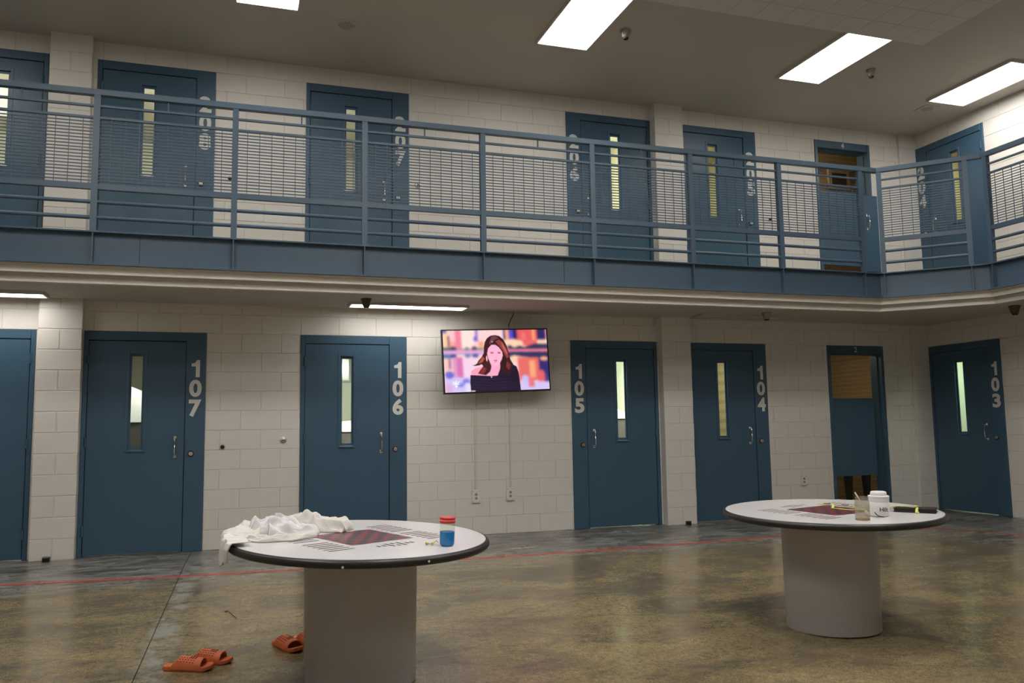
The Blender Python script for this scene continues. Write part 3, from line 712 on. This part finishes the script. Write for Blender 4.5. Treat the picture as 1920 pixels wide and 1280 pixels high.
co = np.stack([gx, np.full_like(gx, -.002), gy+.002], -1).reshape(-1, 3)
idx = np.arange((NX+1)*(NY+1)).reshape(NY+1, NX+1)
fc = np.stack([idx[:-1, :-1], idx[1:, :-1], idx[1:, 1:], idx[:-1, 1:]], -1).reshape(-1, 4)
me = bpy.data.meshes.new('screen'); me.vertices.add(len(co)); me.vertices.foreach_set('co', co.ravel()); me.loops.add(fc.size); me.loops.foreach_set('vertex_index', fc.ravel())
me.polygons.add(len(fc)); me.polygons.foreach_set('loop_start', np.arange(len(fc))*4); me.update(calc_edges=True)
ca = me.color_attributes.new('picture', 'FLOAT_COLOR', 'CORNER')
ca.data.foreach_set('color', np.repeat(np.concatenate([pic.reshape(-1, 3), np.ones((NX*NY, 1))], 1), 4, axis=0).ravel())
M_scr = bpy.data.materials.new('lit_screen'); M_scr.use_nodes = True; nt = M_scr.node_tree; p = nt.nodes['Principled BSDF']
at = nt.nodes.new('ShaderNodeAttribute'); at.attribute_name = 'picture'; nt.links.new(at.outputs['Color'], p.inputs['Emission Color']); p.inputs['Emission Strength'].default_value = .62; p.inputs['Base Color'].default_value = (.01, .01, .01, 1); p.inputs['Roughness'].default_value = .3
me.materials.append(M_scr); so = link('screen', me, tv); so['label'] = 'lit picture of a woman with long brown hair in a dark off shoulder top'

# cable and conduits, outlets
M_cond = mat('painted_conduit', (.60, .55, .48), .45)
M_plate = mat('outlet_plate', (.66, .63, .58), .4)
def conduit(x, z0, z1, label):
    c = empty('wall_conduit', (x, 0, z0), label=label, cat='conduit', group='wall conduits')
    MB().bbox(-.011, .011, -.018, -.0045, 0, z1-z0, .004).build('raceway', M_cond, c)
    for z in ((z1-z0)*.70-.02, .02):
        MB().bbox(-.024, .024, -.008, -.0045, z-.008, z+.008, .001).build('clip', M_cond, c)
conduit(2.626, .505, 1.90, 'left of two thin vertical conduits below the television')
conduit(3.046, .510, 1.90, 'right of two thin vertical conduits below the television')
def outlet(x, z, label, wd=.096, h=.146):
    c = empty('wall_outlet', (x, -.0045, z), label=label, cat='outlet', group='wall outlets')
    MB().bbox(-wd/2, wd/2, -.022, 0, -h/2, h/2, .003).build('plate', M_plate, c)
    for dz in (.021, -.021):
        MB().lathe([(.0155, 0), (.0155, .003)], 16, (0, -.022, dz), axis='y').build('socket', mat('socket_grey', (.25, .23, .18), .5), c)
    s = MB()
    for a in (-1, 1):
        for b in (-1, 1): s.lathe([(.004, 0), (.004, .002)], 8, (a*(wd/2-.014), -.022, b*(h/2-.014)), axis='y')
    s.build('screws', M_gap, c)
outlet(2.627, .434, 'white outlet plate on the left conduit below the television')
outlet(3.036, .444, 'white outlet plate on the right conduit below the television')
outlet(7.052, .465, 'white outlet plate on the wall right of door 104', .085, .13)
s = MB().tube([(3.085, -.10, 2.545), (3.078, -.085, 2.50), (3.055, -.06, 2.455), (3.045, -.03, 2.40), (3.044, -.03, 2.28), (3.04, -.05, 2.1)], .0055, 8)
o = s.build('television_cable', mat('grey_cable', (.05, .045, .035), .5), smooth=True); tag(o, 'thin dark cable running from the soffit down behind the television', 'cable')

# wall stops
def stop(x, z, label, kind):
    c = empty('wall_stop', (x, -.0045, z), label=label, cat='door stop', group='wall stops')
    if kind:
        MB().lathe([(.036, 0), (.034, .008), (.020, .012)], 24, axis='y').build('flange', M_chrome, c, smooth=True)
        MB().lathe([(.020, .012), (.018, .032), (.010, .036)], 20, axis='y').build('knob', M_chrome, c, smooth=True)
        MB().box(-.014, .014, -.039, -.034, -.004, .004).build('slot', M_gap, c)
    else:
        MB().lathe([(.030, 0), (.028, .004)], 20, axis='y').build('flange', M_brass, c); MB().lathe([(.020, .004), (.017, .018)], 16, axis='y').build('knob', M_gap, c)
stop(-.103, 1.047, 'small dark wall stop on the ground floor, left of the towels', 0)
stop(.507, 1.108, 'round chrome wall stop on the ground floor, left of a blue door', 1)
stop(-.082, 3.913, 'small dark wall stop upstairs at the far left, behind the mesh', 0)
stop(1.971, 4.000, 'round chrome wall stop upstairs, behind the railing mesh', 1)
stop(6.735, 3.900, 'small dark wall stop upstairs near doorway 4, behind the mesh', 0)

# small black blocks at the feet of the piers
for x, y, wd, lb in ((-1.667, -.165, .062, 'small black block on the floor at the left pier'), (5.255, -.165, .046, 'small black block on the floor beside door 104')):
    o = MB().bbox(-wd/2, wd/2, -.03, .03, 0, .045, .006).build('rubber_block', M_black); o.location = (x, y, 0); tag(o, lb, 'block')

# ------------------------------------------------------------------ tables
M_lam = mat('speckled_laminate', (.60, .58, .585), .22, noise=.07, nscale=260)
M_edge = mat('black_bumper', (.018, .015, .014), .38)
M_ped = mat('pedestal_laminate', (.37, .340, .325), .42, noise=.05, nscale=60)
M_bred = mat('print_red', (.20, .026, .036), .28, spec=.4); M_bblk = mat('print_charcoal', (.020, .018, .028), .28, spec=.4)
M_pinks = mat('print_maroon_bar', (.13, .03, .035), .6, spec=.12); M_dgrey = mat('print_dark_bar', (.045, .035, .04), .6, spec=.12)
TILT = {}
def table(cx, cy, sx, sy, c, ang, label, key, pdx=0):
    z = c+sx*cx+sy*cy
    nrm = Vector((-sx, -sy, 1)).normalized(); q = Vector((0, 0, 1)).rotation_difference(nrm); e = q.to_euler()
    zb = fz(cy); hgt = z-zb
    t = empty('round_table', (cx, cy, zb), label=label, cat='table', group='round game tables')
    TILT[key] = (Vector((cx, cy, z)), q, t)
    top = MB().lathe([(.672, -.038), (.672, 0)], 96); o = top.build('tabletop', M_lam, t, smooth=True); o.location = (0, 0, hgt); o.rotation_euler = e
    ed = MB(); n = 96; pr = [(.670, .0005)] + [(.671+.021*math.cos(a), -.0205+.0208*math.sin(a)) for a in [R(x) for x in (88, 65, 40, 15, -15, -40, -65, -88)]] + [(.640, -.0415)]
    ed.lathe(pr[::-1], n, cap=False); o2 = ed.build('edge_bumper', M_edge, o, smooth=True)
    ped = MB().lathe([(.2885, 0), (.290, .004), (.299, hgt-.030), (.299, hgt-.02)], 64).build('pedestal', M_ped, t, smooth=True); ped.location.x = pdx
    # game board printed on the top
    ca_, sa = math.cos(R(ang)), math.sin(R(ang))
    P = lambda u, v, z_: (u*ca_-v*sa, u*sa+v*ca_, z_)
    g = MB(); hs = .200; st = .05
    for i in range(8):
        for j in range(8):
            a, b = -hs+i*st, -hs+j*st
            g.quad([P(a, b, .0006), P(a+st, b, .0006), P(a+st, b+st, .0006), P(a, b+st, .0006)], (i+j) % 2)
    k = g.build('checkerboard', [M_bred, M_bblk], o); k['label'] = 'red and black checkerboard print'
    g = MB()
    for side in (1, -1):
        for st0 in (.272, -.042):
            for i in range(6):
                v = st0-i*.0455; a, b = (.237, .388) if side > 0 else (-.388, -.237)
                g.quad([P(a, v-.0075, .0006), P(b, v-.0075, .0006), P(b, v+.0075, .0006), P(a, v+.0075, .0006)], i % 2)
    k = g.build('point_bars', [M_pinks, M_dgrey], o); k['label'] = 'printed rows of thin maroon and dark bars'; k['kind'] = 'stuff'
    g = MB()
    for side in (1, -1):
        for u, v0, v1 in ((-.115, -.018, .018), (-.082, -.018, .018), (-.045, -.045, .045), (-.008, .010, .045), (-.008, -.045, -.010), (.030, -.045, .045), (.068, -.018, .018), (.100, -.018, .018)):
            g.quad([P(u-.0075, side*.305+v0, .0006), P(u+.0075, side*.305+v0, .0006), P(u+.0075, side*.305+v1, .0006), P(u-.0075, side*.305+v1, .0006)])
    k = g.build('print_marks', M_dgrey, o); k['label'] = 'small grey printed marks beside the board'; k['kind'] = 'stuff'
    # chips in the bumper
    return t
tL = table(.664, -4.675, -.024, .036, .81, 28, 'round white table with towels and a blue jar, nearer left one', 'L')
tR = table(3.738, -4.640, .008, .022, .70, 12, 'round white table with cup, jar and black book, right one', 'R', -.026)
for a in (-105, -71):
    s = MB().lathe([(.004, 0), (.006, .0012)], 9, axis='y').build('edge_chip', M_plate, tL)
    s.location = (.692*math.cos(R(a)), .692*math.sin(R(a)), .690); s.rotation_euler = (0, 0, R(a+90))
def on(key, x, y, h=0.0):
    """world point standing on a table at world x,y"""
    c, q, t = TILT[key]; n = q @ Vector((0, 0, 1)); z = c.z - (n.x*(x-c.x)+n.y*(y-c.y))/n.z
    return Vector((x, y, z)) + n*h
def place(o, key, x, y, rz=0, h=.0009):
    o.location = on(key, x, y, h); q = TILT[key][1]; o.rotation_euler = (q @ Euler((0, 0, rz)).to_quaternion()).to_euler()

# jar of blue liquid
M_clear = mat('clear_plastic', (.95, .95, .95), .04, trans=1, ior=1.25)
M_liq = mat('blue_liquid', (.0, .20, .62), .12, spec=.4)
M_redlid = mat('red_lid', (.55, .03, .03), .3); M_redlid2 = mat('pale_red_rim', (.80, .30, .24), .35)
j = empty('blue_jar', label='clear jar of blue liquid with a red lid on the left table', cat='jar')
MB().lathe([(.001, .002), (.030, .002), (.0355, .008), (.0375, .020), (.0375, .072), (.001, .0722)], 32).build('liquid', M_liq, j, smooth=True)
MB().lathe([(.0315, .0), (.037, .006), (.0395, .020), (.0395, .120), (.0385, .124), (.0378, .124), (.0385, .120), (.0385, .020), (.036, .007), (.0315, .001)], 32, cap=False).build('glass', M_glass, j, smooth=True)
lid = MB().lathe([(.0395, .116), (.0405, .118), (.0405, .126), (.0385, .127)], 32).build('lid', M_redlid, j, smooth=True)
MB().lathe([(.0395, .127), (.0405, .128), (.0405, .131), (.0395, .132)], 32).build('lid_band', M_redlid2, lid, smooth=True)
MB().lathe([(.0395, .132), (.0405, .133), (.0405, .143), (.038, .1455)], 32).build('lid_top', M_redlid, lid, smooth=True)
place(j, 'L', 1.047, -5.045)
# little yellow and clear trinket beside it
k = empty('ear_plugs', label='tiny yellow and clear trinket lying beside the blue jar', cat='trinket')
M_yel = mat('pale_yellow', (.62, .58, .12), .4)
MB().lathe([(.004, 0), (.009, .004), (.009, .010), (.004, .014)], 12, (-.035, .01, 0)).lathe([(.004, 0), (.009, .005), (.009, .012), (.004, .016)], 12, (-.010, -.012, 0)).build('plug', M_yel, k, smooth=True)
MB().tube([(-.035, .01, .006), (-.02, .0, .004), (-.01, -.012, .006), (.005, .005, .012), (.018, .018, .018), (.026, .01, .006)], .0022, 6).build('cord', mat('trinket_grey', (.3, .28, .25), .3), k, smooth=True)
place(k, 'L', .990, -4.995)

# towels
M_tow = mat('white_terry', (.66, .635, .60), .95, noise=.04, nscale=30, bump=.8, bscale=330)
M_tow2 = mat('cool_white_cotton', (.64, .625, .63), .9, noise=.03, nscale=30, bump=.5, bscale=330)
def towel(pts_axis, wid, hgt, seed, label, m_=M_tow, nx=90, ny=44, hang=None, name='towel'):
    """crumpled cloth along an axis polyline (world xy on the left table); wid/hgt lists per axis point"""
    rn = np.random.RandomState(seed)
    A = np.array(pts_axis, float); d = np.r_[0, np.cumsum(np.hypot(*np.diff(A, axis=0).T))]; Lt = d[-1]
    waves = [(rn.uniform(3, 9), rn.uniform(-5, 5), rn.uniform(0, 6.28), rn.uniform(.5, 1)) for _ in range(4)] + [(rn.uniform(8, 15), rn.uniform(-9, 9), rn.uniform(0, 6.28), rn.uniform(.15, .35)) for _ in range(4)]
    s = MB(); V = []
    for i in range(nx+1):
        t = i/nx*Lt; x = np.interp(t, d, A[:, 0]); y = np.interp(t, d, A[:, 1])
        t2 = min(Lt, t+.01); t1 = max(0, t-.01); dx = np.interp(t2, d, A[:, 0])-np.interp(t1, d, A[:, 0]); dy = np.interp(t2, d, A[:, 1])-np.interp(t1, d, A[:, 1]); L_ = math.hypot(dx, dy); nx_, ny_ = -dy/L_, dx/L_
        wd = np.interp(t, d, wid); h0 = np.interp(t, d, hgt)
        endf = min(1, min(i, nx-i)/(nx*.06))**.5
        for j_ in range(ny+1):
            a = j_/ny*2*math.pi*.5   # half circle from one side to the other
            v = -math.cos(a); prof = math.sin(a)**.55
            u = i/nx*Lt/.5
            f = sum(w_*(1-abs(math.sin(ka*u*1.3+kb*v*1.2+ph))) for ka, kb, ph, w_ in waves)/2.6-.55
            f2 = sum(w_*math.sin(ka*u*1.7-kb*v*1.1+ph*2) for ka, kb, ph, w_ in waves)/2.6
            r = wd*(.90+.22*f2)
            hz = max(.0015, h0*endf*prof*(.80+1.05*f))
            px = x+nx_*v*r+.010*f2*math.sin(a); py = y+ny_*v*r
            c_, q_, _ = TILT['L']; p = on('L', px, py, hz+.001)
            if hang is not None:
                ex, ey = px-c_.x, py-c_.y; rr = math.hypot(ex, ey); over = rr-.694
                if over > 0:
                    k_ = .694+min(over, .02)*.8; p = Vector((c_.x+ex/rr*(k_+hz*.30*0+.014*f2*.5+hz*.25), c_.y+ey/rr*(k_+hz*.25), 0)); base = on('L', c_.x+ex/rr*.694, c_.y+ey/rr*.694, 0).z
                    p.z = base + max(0, hz-.004)*max(0, 1-over*12) - over*1.0
            V.append(tuple(p))
    s.v = V; n1 = ny+1
    for i in range(nx):
        for j_ in range(ny): s.f.append((i*n1+j_, (i+1)*n1+j_, (i+1)*n1+j_+1, i*n1+j_+1)); s.mi.append(0)
    me = s.mesh(name, m_); me.polygons.foreach_set('use_smooth', [True]*len(me.polygons))
    o = link(name, me); md = o.modifiers.new('t', 'SOLIDIFY'); md.thickness = .004; md.offset = -1
    tag(o, label, 'towel', 'towels piled on the left table'); return o
towel([(-.030, -4.64), (.02, -4.58), (.10, -4.50), (.24, -4.44)], [.070, .095, .11, .07], [.035, .055, .075, .04], 3, 'cream towel drooping over the left rim of the table', M_tow, hang=1)
tw = [o for o in bpy.data.objects if o.name == 'towel'][0]
s = MB(); c_ = TILT['L'][0]; na, nb = 34, 40
for i in range(nb+1):
    t = i/nb
    for k in range(na+1):
        u = k/na; wv = .012*math.sin(u*15+2*t)+.007*math.sin(u*31+5*t)
        th = R(186+(u-.5)*(25-14*max(0, t-.45))+2*t)
        if t < .45: rr = .60+.103*t/.45; dz = .010+.010*math.sin(u*13)*.5+.008+.25*abs(wv)
        else: rr = .703+.012*min(1, (t-.45)*6)+.35*wv; dz = .014-(t-.45)/.55*(.108+.02*math.sin(u*5))
        ex, ey = math.cos(th), math.sin(th); q_ = on('L', c_.x+ex*min(rr, .70), c_.y+ey*min(rr, .70), 0)
        s.v.append((c_.x+ex*rr, c_.y+ey*rr, q_.z+dz))
for i in range(nb):
    for k in range(na): a = i*(na+1)+k; s.f.append((a, a+1, a+na+2, a+na+1)); s.mi.append(0)
hc = s.build('hanging_corner', M_tow, tw, smooth=True); md = hc.modifiers.new('t', 'SOLIDIFY'); md.thickness = .004
towel([(.075, -4.68), (.17, -4.72), (.28, -4.71), (.42, -4.62)], [.030, .055, .05, .035], [.022, .032, .030, .022], 11, 'long cream towel lying flat at the front of the pile', M_tow)
towel([(.08, -4.52), (.19, -4.50), (.32, -4.52), (.45, -4.55)], [.07, .12, .13, .07], [.075, .095, .075, .035], 8, 'cool white shirt crumpled on top of the middle of the pile', M_tow2, nx=120, ny=60)
towel([(.20, -4.30), (.34, -4.30), (.48, -4.36), (.62, -4.45)], [.05, .10, .13, .09], [.075, .080, .085, .050], 21, 'cream towel crumpled at the back right of the pile', M_tow, nx=120, ny=60)

# items on the right table
gj = empty('glass_jar', label='ribbed clear jar holding a white spoon on the right table', cat='jar')
M_jar = bpy.data.materials.new('cloudy_glass'); M_jar.use_nodes = True; nt = M_jar.node_tree; nt.nodes.clear()
o_ = nt.nodes.new('ShaderNodeOutputMaterial'); t_ = nt.nodes.new('ShaderNodeBsdfTransparent'); g_ = nt.nodes.new('ShaderNodeBsdfPrincipled'); x_ = nt.nodes.new('ShaderNodeMixShader'); x_.inputs[0].default_value = .34
t_.inputs[0].default_value = (.90, .87, .80, 1); g_.inputs['Base Color'].default_value = (.42, .38, .31, 1); g_.inputs['Roughness'].default_value = .1
nt.links.new(t_.outputs[0], x_.inputs[1]); nt.links.new(g_.outputs[0], x_.inputs[2]); nt.links.new(x_.outputs[0], o_.inputs[0])
pr = [(.036, 0), (.041, .005)]
for i in range(9): pr += [(.0432, .012+i*.0105), (.0415, .017+i*.0105)]
pr += [(.040, .113), (.037, .118), (.0375, .134), (.039, .137)]
MB().lathe(pr, 32, cap=False).build('body', M_jar, gj, smooth=True)
MB().lathe([(.041, .0005), (.041, .008)], 32).build('base', mat('amber_base', (.40, .30, .16), .2), gj, smooth=True)
place(gj, 'R', 3.592, -5.105)
sp = empty('spoon', label='white plastic spoon leaning in the clear jar', cat='spoon')
M_sp = mat('white_plastic', (.74, .71, .66), .35)
MB().tube([(.018, 0, .050), (.0, 0, .085), (-.020, 0, .125), (-.038, 0, .158)], [.0035, .0032, .0036, .0045], 8).build('handle', M_sp, sp, smooth=True)
MB().tube([(.034, 0, .010), (.031, 0, .018), (.026, 0, .032), (.020, 0, .046), (.018, 0, .052)], [.004, .010, .0125, .008, .0036], 12).build('bowl', M_sp, sp, smooth=True)
place(sp, 'R', 3.592, -5.105, R(-28), .006)
cup = empty('travel_cup', label='white ribbed lidded cup with dark lettering on the right table', cat='cup')
M_cup = mat('cup_white', (.70, .68, .67), .35)
MB().lathe([(.046, 0), (.052, .004), (.0565, .020), (.0600, .050), (.0615, .085), (.0600, .088), (.0615, .091), (.0600, .099), (.0615, .102), (.0600, .110), (.0620, .113), (.0620, .124), (.058, .1265)], 40).build('body', M_cup, cup, smooth=True)
MB().lathe([(.0475, .126), (.0475, .140), (.045, .148), (.040, .1515)], 36).build('lid', M_cup, cup, smooth=True)
def wrap_text(t, size, r, ang0, z, parent, nm='lettering'):
    cu = bpy.data.curves.new('t', 'FONT'); cu.body = t; cu.size = size; cu.extrude = 0; cu.offset = .0004; cu.align_x = 'CENTER'; cu.align_y = 'CENTER'
    ob = bpy.data.objects.new('t', cu); col.objects.link(ob); bpy.context.view_layer.update()
    me = bpy.data.meshes.new_from_object(ob.evaluated_get(bpy.context.evaluated_depsgraph_get())); bpy.data.objects.remove(ob)
    for v in me.vertices:
        a = ang0 + v.co.x/r; v.co = (r*math.cos(a), r*math.sin(a), z+v.co.y)
    me.materials.clear(); me.materials.append(M_bblk); return link(nm, me, parent)
wrap_text('Hilt', .037, .0612, R(-104), .045, cup)
place(cup, 'R', 3.800, -5.010)
s = MB().tube([(-.062, -.03, .030), (-.06, -.045, .016), (-.045, -.056, .006), (-.02, -.062, .003)], .0028, 6); o = s.build('cord', M_black, cup, smooth=True)
# black book and lanyard
bk = empty('black_book', label='flat black book at the right rim of the right table', cat='book')
MB().bbox(0, .245, 0, .135, .0, .004, .001).build('back_cover', M_black, bk); MB().box(.004, .240, .004, .130, .004, .021).build('pages', mat('dark_pages', (.015, .012, .012), .7), bk)
fc_ = MB().box(0, .245, 0, .135, .021, .026).build('front_cover', mat('black_cover', (.014, .012, .012), .32), bk)
place(bk, 'R', 4.022, -4.885, math.atan2(-.182, .155)); bk.rotation_euler = (TILT['R'][1] @ Euler((0, 0, math.atan2(-.182, .155))).to_quaternion()).to_euler()
lan = MB(); M_lan = mat('lime_strap', (.52, .52, .13), .6, noise=.2, nscale=40)
path = [(3.885, -4.33, .004), (3.93, -4.42, .006), (3.87, -4.50, .005), (3.80, -4.58, .004), (3.83, -4.70, .004), (3.90, -4.76, .005), (3.97, -4.80, .008), (4.02, -4.86, .030), (4.07, -4.875, .034), (4.11, -4.93, .034), (4.12, -4.985, .033), (4.098, -5.002, .020), (4.088, -5.012, .004)]
lan.tube([on('R', x, y, h) for x, y, h in path], .0085, 8, flat=.3)
path2 = [(3.90, -4.36, .009), (3.96, -4.47, .008), (3.98, -4.58, .007), (3.93, -4.66, .007), (3.88, -4.72, .008), (3.95, -4.83, .006), (3.99, -4.88, .006)]
lan.tube([on('R', x, y, h) for x, y, h in path2], .0075, 8, flat=.3)
lan.lathe([(.009, -.003), (.012, .004), (.009, .010)], 10, tuple(on('R', 4.118, -4.975, .036))).lathe([(.007, -.003), (.009, .004), (.007, .008)], 10, tuple(on('R', 4.092, -5.018, .004)))
o = lan.build('lanyard', M_lan, smooth=True); tag(o, 'lime yellow lanyard draped over the black book on the right table', 'lanyard')
s = MB()
for x, y in ((3.90, -4.40), (3.955, -4.52), (3.84, -4.64)):
    s.tube([on('R', x-.02, y+.01, .012), on('R', x+.02, y-.012, .012)], .005, 6, flat=.5)
o = s.build('clasp', M_black, None, smooth=True); o.parent = bpy.data.objects['lanyard']

# ------------------------------------------------------------------ slippers
M_or = mat('orange_foam', (.50, .115, .035), .55, noise=.06, nscale=30); M_or2 = mat('foam_hole_shade', (.24, .045, .018), .7)
def half_w(t):   # t 0 heel .. 1 toe
    pts = [(0, .0), (.03, .022), (.10, .034), (.30, .036), (.50, .041), (.72, .052), (.86, .047), (.95, .030), (1, .0)]
    return np.interp(t, [p[0] for p in pts], [p[1] for p in pts])
def make_slipper(flip=1):
    e = empty('slipper'); L = .285
    s = MB(); n = 40; ring = []
    ts = [.5-.5*math.cos(math.pi*i/n) for i in range(n+1)]
    out = [(t*L, half_w(t)) for t in ts] + [(t*L, -half_w(t)) for t in reversed(ts[1:-1])]
    lift = lambda x: .012*max(0, (x/L-.82)/.18)**2
    k = len(out)
    for (sc, z) in ((.95, 0), (1.0, .006), (1.0, .022), (.96, .026), (.86, .021)):
        for x, y in out: s.v.append(((x-L/2)*sc+L/2, y*sc, z+lift(x)))
    for r_ in range(4):
        for a in range(k): b = (a+1) % k; s.f.append((r_*k+a, r_*k+b, (r_+1)*k+b, (r_+1)*k+a)); s.mi.append(0)
    s.f.append(tuple(reversed(range(k)))); s.f.append(tuple(4*k+a for a in range(k))); s.mi += [0, 0]
    if flip < 0: s.xf(lambda x, y, z: (x, -y, z)); s.f = [f[::-1] for f in s.f]
    s.build('sole', M_or, e, smooth=False)
    # strap: arch from x .40 to .86 of the length, open at both ends
    s = MB(); na, nb = 22, 16
    for lay in (0, 1):
        for i in range(na+1):
            t = .36+.43*i/na; 
            for j_ in range(nb+1):
                a = math.pi*j_/nb; hw = half_w(t)+.002-lay*.005; hh = (.063-.014*((t-.36)/.43)**1.2)-lay*.005
                fx = t*L + (.030*(1-math.sin(a))*(-1) if i == 0 else 0)*0
                back = .055*(1-math.sin(a))*(1-i/na)      # rear edge sweeps back at the sides
                s.v.append((t*L-back*.9, -math.cos(a)*hw, .012+lift(t*L)+max(0, math.sin(a))**.75*hh))
    n1 = nb+1; off = (na+1)*n1
    for i in range(na):
        for j_ in range(nb):
            a, b, c, d = i*n1+j_, i*n1+j_+1, (i+1)*n1+j_+1, (i+1)*n1+j_
            s.f.append((a, b, c, d)); s.f.append((off+a, off+d, off+c, off+b)); s.mi += [0, 0]
    for j_ in range(nb):
        s.f.append((j_, off+j_, off+j_+1, j_+1)); q = na*n1; s.f.append((q+j_, q+j_+1, off+q+j_+1, off+q+j_)); s.mi += [0, 0]
    s.build('strap', M_or, e, smooth=True)
    s = MB()      # perforations and instep vents, raised boxes darkened in colour for the shade of holes
    for i in range(6):
        for j_, a in enumerate((.20, .29, .38)):
            t = .40+.052*i; aa = math.pi*a
            for sd in (1, -1):
                hw = half_w(t)+.0025; hh = .063-.014*((t-.36)/.43)**1.2; i_f = (t-.36)/.43; bk_ = .055*(1-math.sin(aa))*(1-i_f)*.9
                c = (t*L-bk_, -sd*math.cos(aa)*hw, .012+math.sin(aa)**.75*hh+.0006)
                s.box(c[0]-.0032, c[0]+.0032, c[1]-.0022, c[1]+.0022, c[2]-.002, c[2]+.002)
    for i in range(3):
        for y in (-.014, -.005, .005, .014):
            t = .57+.042*i; hh = .063-.014*((t-.36)/.43)**1.2; hw = half_w(t)
            aa = math.acos(-y/hw); z = .012+math.sin(aa)**.75*hh+.0008
            s.box(t*L-.004, t*L+.004, y-.0028, y+.0028, z-.002, z+.001)
    o = s.build('perforation', M_or2, e); o['kind'] = 'stuff'
    return e
sl0 = make_slipper()
spec = [(-.345, -4.150, -19, 'orange slipper nearest the camera, left one of the pair on open floor'), (-.235, -4.035, -25, 'orange slipper tucked behind the nearest one'),
        (.262, -3.835, -62, 'orange slipper beside the left table pedestal'), (.385, -3.790, -58, 'orange slipper half hidden behind the left table pedestal')]
for i, (x, y, a, lb) in enumerate(spec):
    o = sl0 if i == 0 else copy_tree(sl0)
    o.location = (x, y, fz(y-.04)+.001); o.rotation_euler = (math.atan(SL), 0, 0)
    q = Vector((0, 0, 1)).rotation_difference(Vector((0, -SL, 1)).normalized()); o.rotation_euler = (q @ Euler((0, 0, R(a))).to_quaternion()).to_euler()
    o.location.z = fz(y)+.001
    tag(o, lb, 'slipper', 'orange foam slippers on the floor')
# bit of thread on the floor
s = MB().tube([(-.02, -2.93, 0), (-.035, -2.90, 0), (-.012, -2.88, 0), (.0, -2.93, 0), (.02, -3.02, 0), (.045, -3.12, 0)], .0025, 5); s.v = [(x, y, z+fz(y)+.003) for x, y, z in s.v]
o = s.build('floor_thread', M_bblk, smooth=True); tag(o, 'tiny dark curled thread on the floor left of the table', 'thread')
